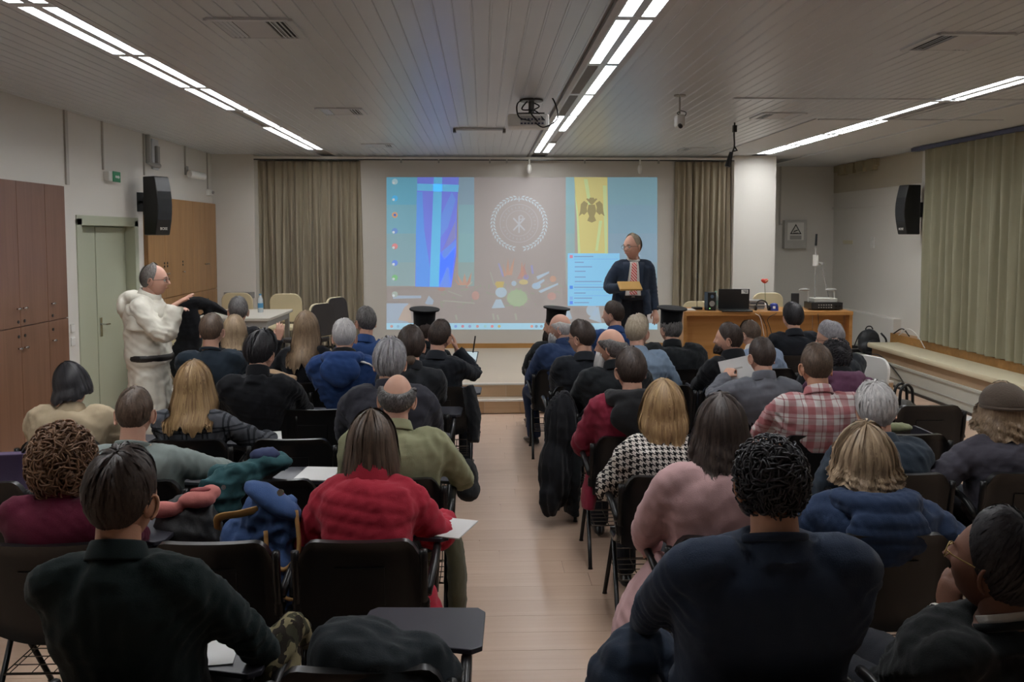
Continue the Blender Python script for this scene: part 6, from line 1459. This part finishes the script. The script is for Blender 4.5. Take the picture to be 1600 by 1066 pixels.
MB().tube(spline([(.10, -.13, .04), (.16, -.13, .02), (.2, -.1, .08), (.19, -.06, .16)], 6), .007, 6).build('piping', TAN, r, smooth=True)
MB().box(.06, .10, -.15, -.135, -.04, .02, .004).build('leather_tab', TAN, r); MB().lathe([(.012, 0), (.012, .006)], 12, mtx=Matrix.Translation((.1, -.08, .37)) @ Matrix.Rotation(1.3, 4, 'X')).build('buckle', CHROME, r)
r = empty('red_cup', (-1.15, 3.68, .47), 0, 'small red tumbler between charcoal bag and blue backpack', 'cup'); MB().lathe([(.03, 0), (.035, .13), (.033, .135)], 16).build('body', M('cup_red', '8e2f2c', .35), r, smooth='auto'); MB().lathe([(.036, .13), (.036, .15), (.02, .155)], 16).build('lid', M('lid_red', 'a8453e', .4), r, smooth='auto')
# teal jacket over a chair corner
TEAL = cloth('teal_down', '2f5257'); 
jk = bl('teal_jacket', [E_((-1.35, 4.13, .60), (.075, .05, .23)), E_((-1.26, 4.16, .75), (.11, .06, .12)), E_((-1.19, 4.2, .84), (.13, .08, .06)), E_((-1.06, 4.26, .87), (.12, .08, .055)), E_((-1.3, 4.3, .7), (.12, .06, .16))], TEAL, .011, .026, 5, 1.25, label='teal down jacket thrown over the corner of an empty chair', cat='jacket')
bl('lining', [E_((-1.08, 4.26, .915), (.08, .06, .04))], cloth('lining_navy', '39415f'), .01, .008, 3, parent=jk); MB().lathe([(.012, 0), (.012, .004)], 10, mtx=Matrix.Translation((-1.24, 4.10, .80)) @ Matrix.Rotation(1.4, 4, 'X')).build('snap', CHROME, jk)
# foreground: camouflage bag, dark coats
bl('camouflage_bag', [E_((-.66, 2.72, .62), (.07, .11, .14)), T_([(-.68, 2.62, .5), (-.66, 2.6, .66), (-.62, 2.75, .74), (-.6, 2.9, .6)], [.04, .05, .05, .03])], MATS['w_camo'], .011, .012, 5, label='camouflage patterned bag between two foreground chairs', cat='bag')
bl('dark_jacket', [E_((-.40, 2.6, .53), (.2, .2, .12)), E_((-.37, 2.44, .80), (.15, .13, .09)), E_((-.2, 2.42, .74), (.14, .11, .12)), T_([(-.4, 2.4, .8), (-.25, 2.36, .76), (-.10, 2.36, .6)], [.09, .1, .08])], cloth('jacket_dark', '20262a'), .012, .016, 5, label='dark jacket heaped on the aisle chair in the foreground', cat='jacket')
bl('navy_coat', [E_((.46, 2.62, .55), (.15, .16, .2)), E_((.42, 2.56, .35), (.16, .14, .22)), E_((.5, 2.66, .66), (.12, .12, .1))], cloth('coat_navy', '1f2938'), .012, .014, 5, label='navy quilted coat left of the large man in the foreground', cat='coat', quilt=.085)
# purple folder
o = MB().box(-.13, .13, -.02, .02, 0, .2, .006).build('purple_folder', M('folder_purple', '4a3a58', .6), loc=(-2.44, 4.42, .705), rot=(math.radians(10), 0, .15)); tag(o, 'purple folder standing on a tablet by the dark cupboards', 'folder'); MB().tube(spline([(.10, 0, .2), (.14, 0, .25), (.17, 0, .2)], 5), .008).build('handle', BLACK, o, smooth=True)
# coats hanging at the aisle
bl('hanging_coat', [E_((.55, 5.95, .66), (.12, .17, .26)), E_((.50, 5.9, .36), (.11, .16, .27)), E_((.45, 5.84, .2), (.07, .12, .14))], BCO, .013, .012, 3, pleat=.011, label='black coat hanging to the floor at the right aisle', cat='coat')
bl('hanging_coat', [T_([(-.12, 6.5, .86), (-.08, 6.45, .66), (-.08, 6.4, .45)], [.12, .14, .12], [.05, .06, .05], ref=(0, 1, 0))], BCO, .013, .014, 7, label='black coat hanging on the chair at the left aisle', cat='coat')
bl('floor_bag', [E_((-.10, 5.55, .42), (.07, .12, .13)), E_((-.1, 5.5, .36), (.08, .13, .08))], cloth('bag_softblack', '1f2022'), .012, .010, 7, label='soft black bag hanging under the left aisle tablets', cat='bag')
# tablet computer of the man by the aisle, with its pen
q_ = at(727, 561, 7.25); r = empty('tablet_computer', q_, math.radians(-12), 'tablet computer with bright screen beside the left aisle', 'tablet computer')
Rt = (math.radians(58), 0, math.radians(-8)); MB().box(-.105, .105, -.075, .075, -.006, 0, .003).build('case', BLACK, r, rot=Rt); MB().box(-.098, .098, -.068, .068, 0, .001).build('screen', emit('tab_screen', '8fb0bd', .45), r, rot=Rt)
mb = MB()  # rows of ceiling lamp reflections, put on the screen as glowing spots
for k in range(7): mb.box(-.08 + k * .022, -.066 + k * .022, .03 - k * .011, .042 - k * .011, .001, .0016).box(-.045 + k * .02, -.034 + k * .02, .052 - k * .01, .06 - k * .01, .001, .0016)
tag(mb.build('lamp_reflections', emit('tab_reflections', 'e6eef0', .7), r, rot=Rt), kind='stuff')
q_ = at(739, 538, 7.2); tag(MB().tube([(0, 0, -.07), (.02, 0, .07)], .006, 8).build('stylus', BLACK, loc=q_), 'thin black stylus above the tablet computer', 'stylus')
tag(MB().box(-.006, .006, -.035, .035, -.06, .06, .003).build('phone', M('phone_red', 'b0555a', .4), loc=at(417, 566, 6.12), rot=(.5, .45, -.4)), 'red phone held at the black-haired man\'s ear', 'phone')
bl('beige_scarf', [T_([at(410, 584, 6.6), at(430, 588, 6.62), at(462, 597, 6.6)], [.05, .06, .04]), E_(at(440, 588, 6.55), (.06, .05, .035))], cloth('scarf_beige', '9c8266'), .011, .012, 5, label='beige scarf bundle right of the black sweater man', cat='scarf')
# handbag and white chair at the right
r = empty('handbag', (3.14, 6.30, .47), math.radians(15), 'grey patterned handbag with black handles on the empty chair', 'handbag')
bl('bag_body', [E_((0, 0, .13), (.15, .08, .12)), E_((0, 0, .22), (.12, .07, .09))], M('handbag_grey', '4a4640', .6, var=.4, vs_=30), .011, .006, 3, parent=r)
for yy in (-.03, .03): MB().tube(spline([(-.06, yy, .27), (-.05, yy, .38), (0, yy, .42), (.05, yy, .38), (.06, yy, .27)], 5), .011).build('handle', BLACK, r, smooth=True)
side_chair(3.55, 7.35, 0, -76, 'white plastic chair beside the grey side platform', WHITEP, h=.96)
bl('green_scarf', [E_(at(1402, 668, 4.75), (.09, .06, .03))], cloth('scarf_green', '7d8062'), .01, .010, 3, label='pale green scarf beside the silver-haired man', cat='scarf')
# ------------------------------------------------------------------ end: drop the scratch scene
bpy.data.scenes.remove(TS)
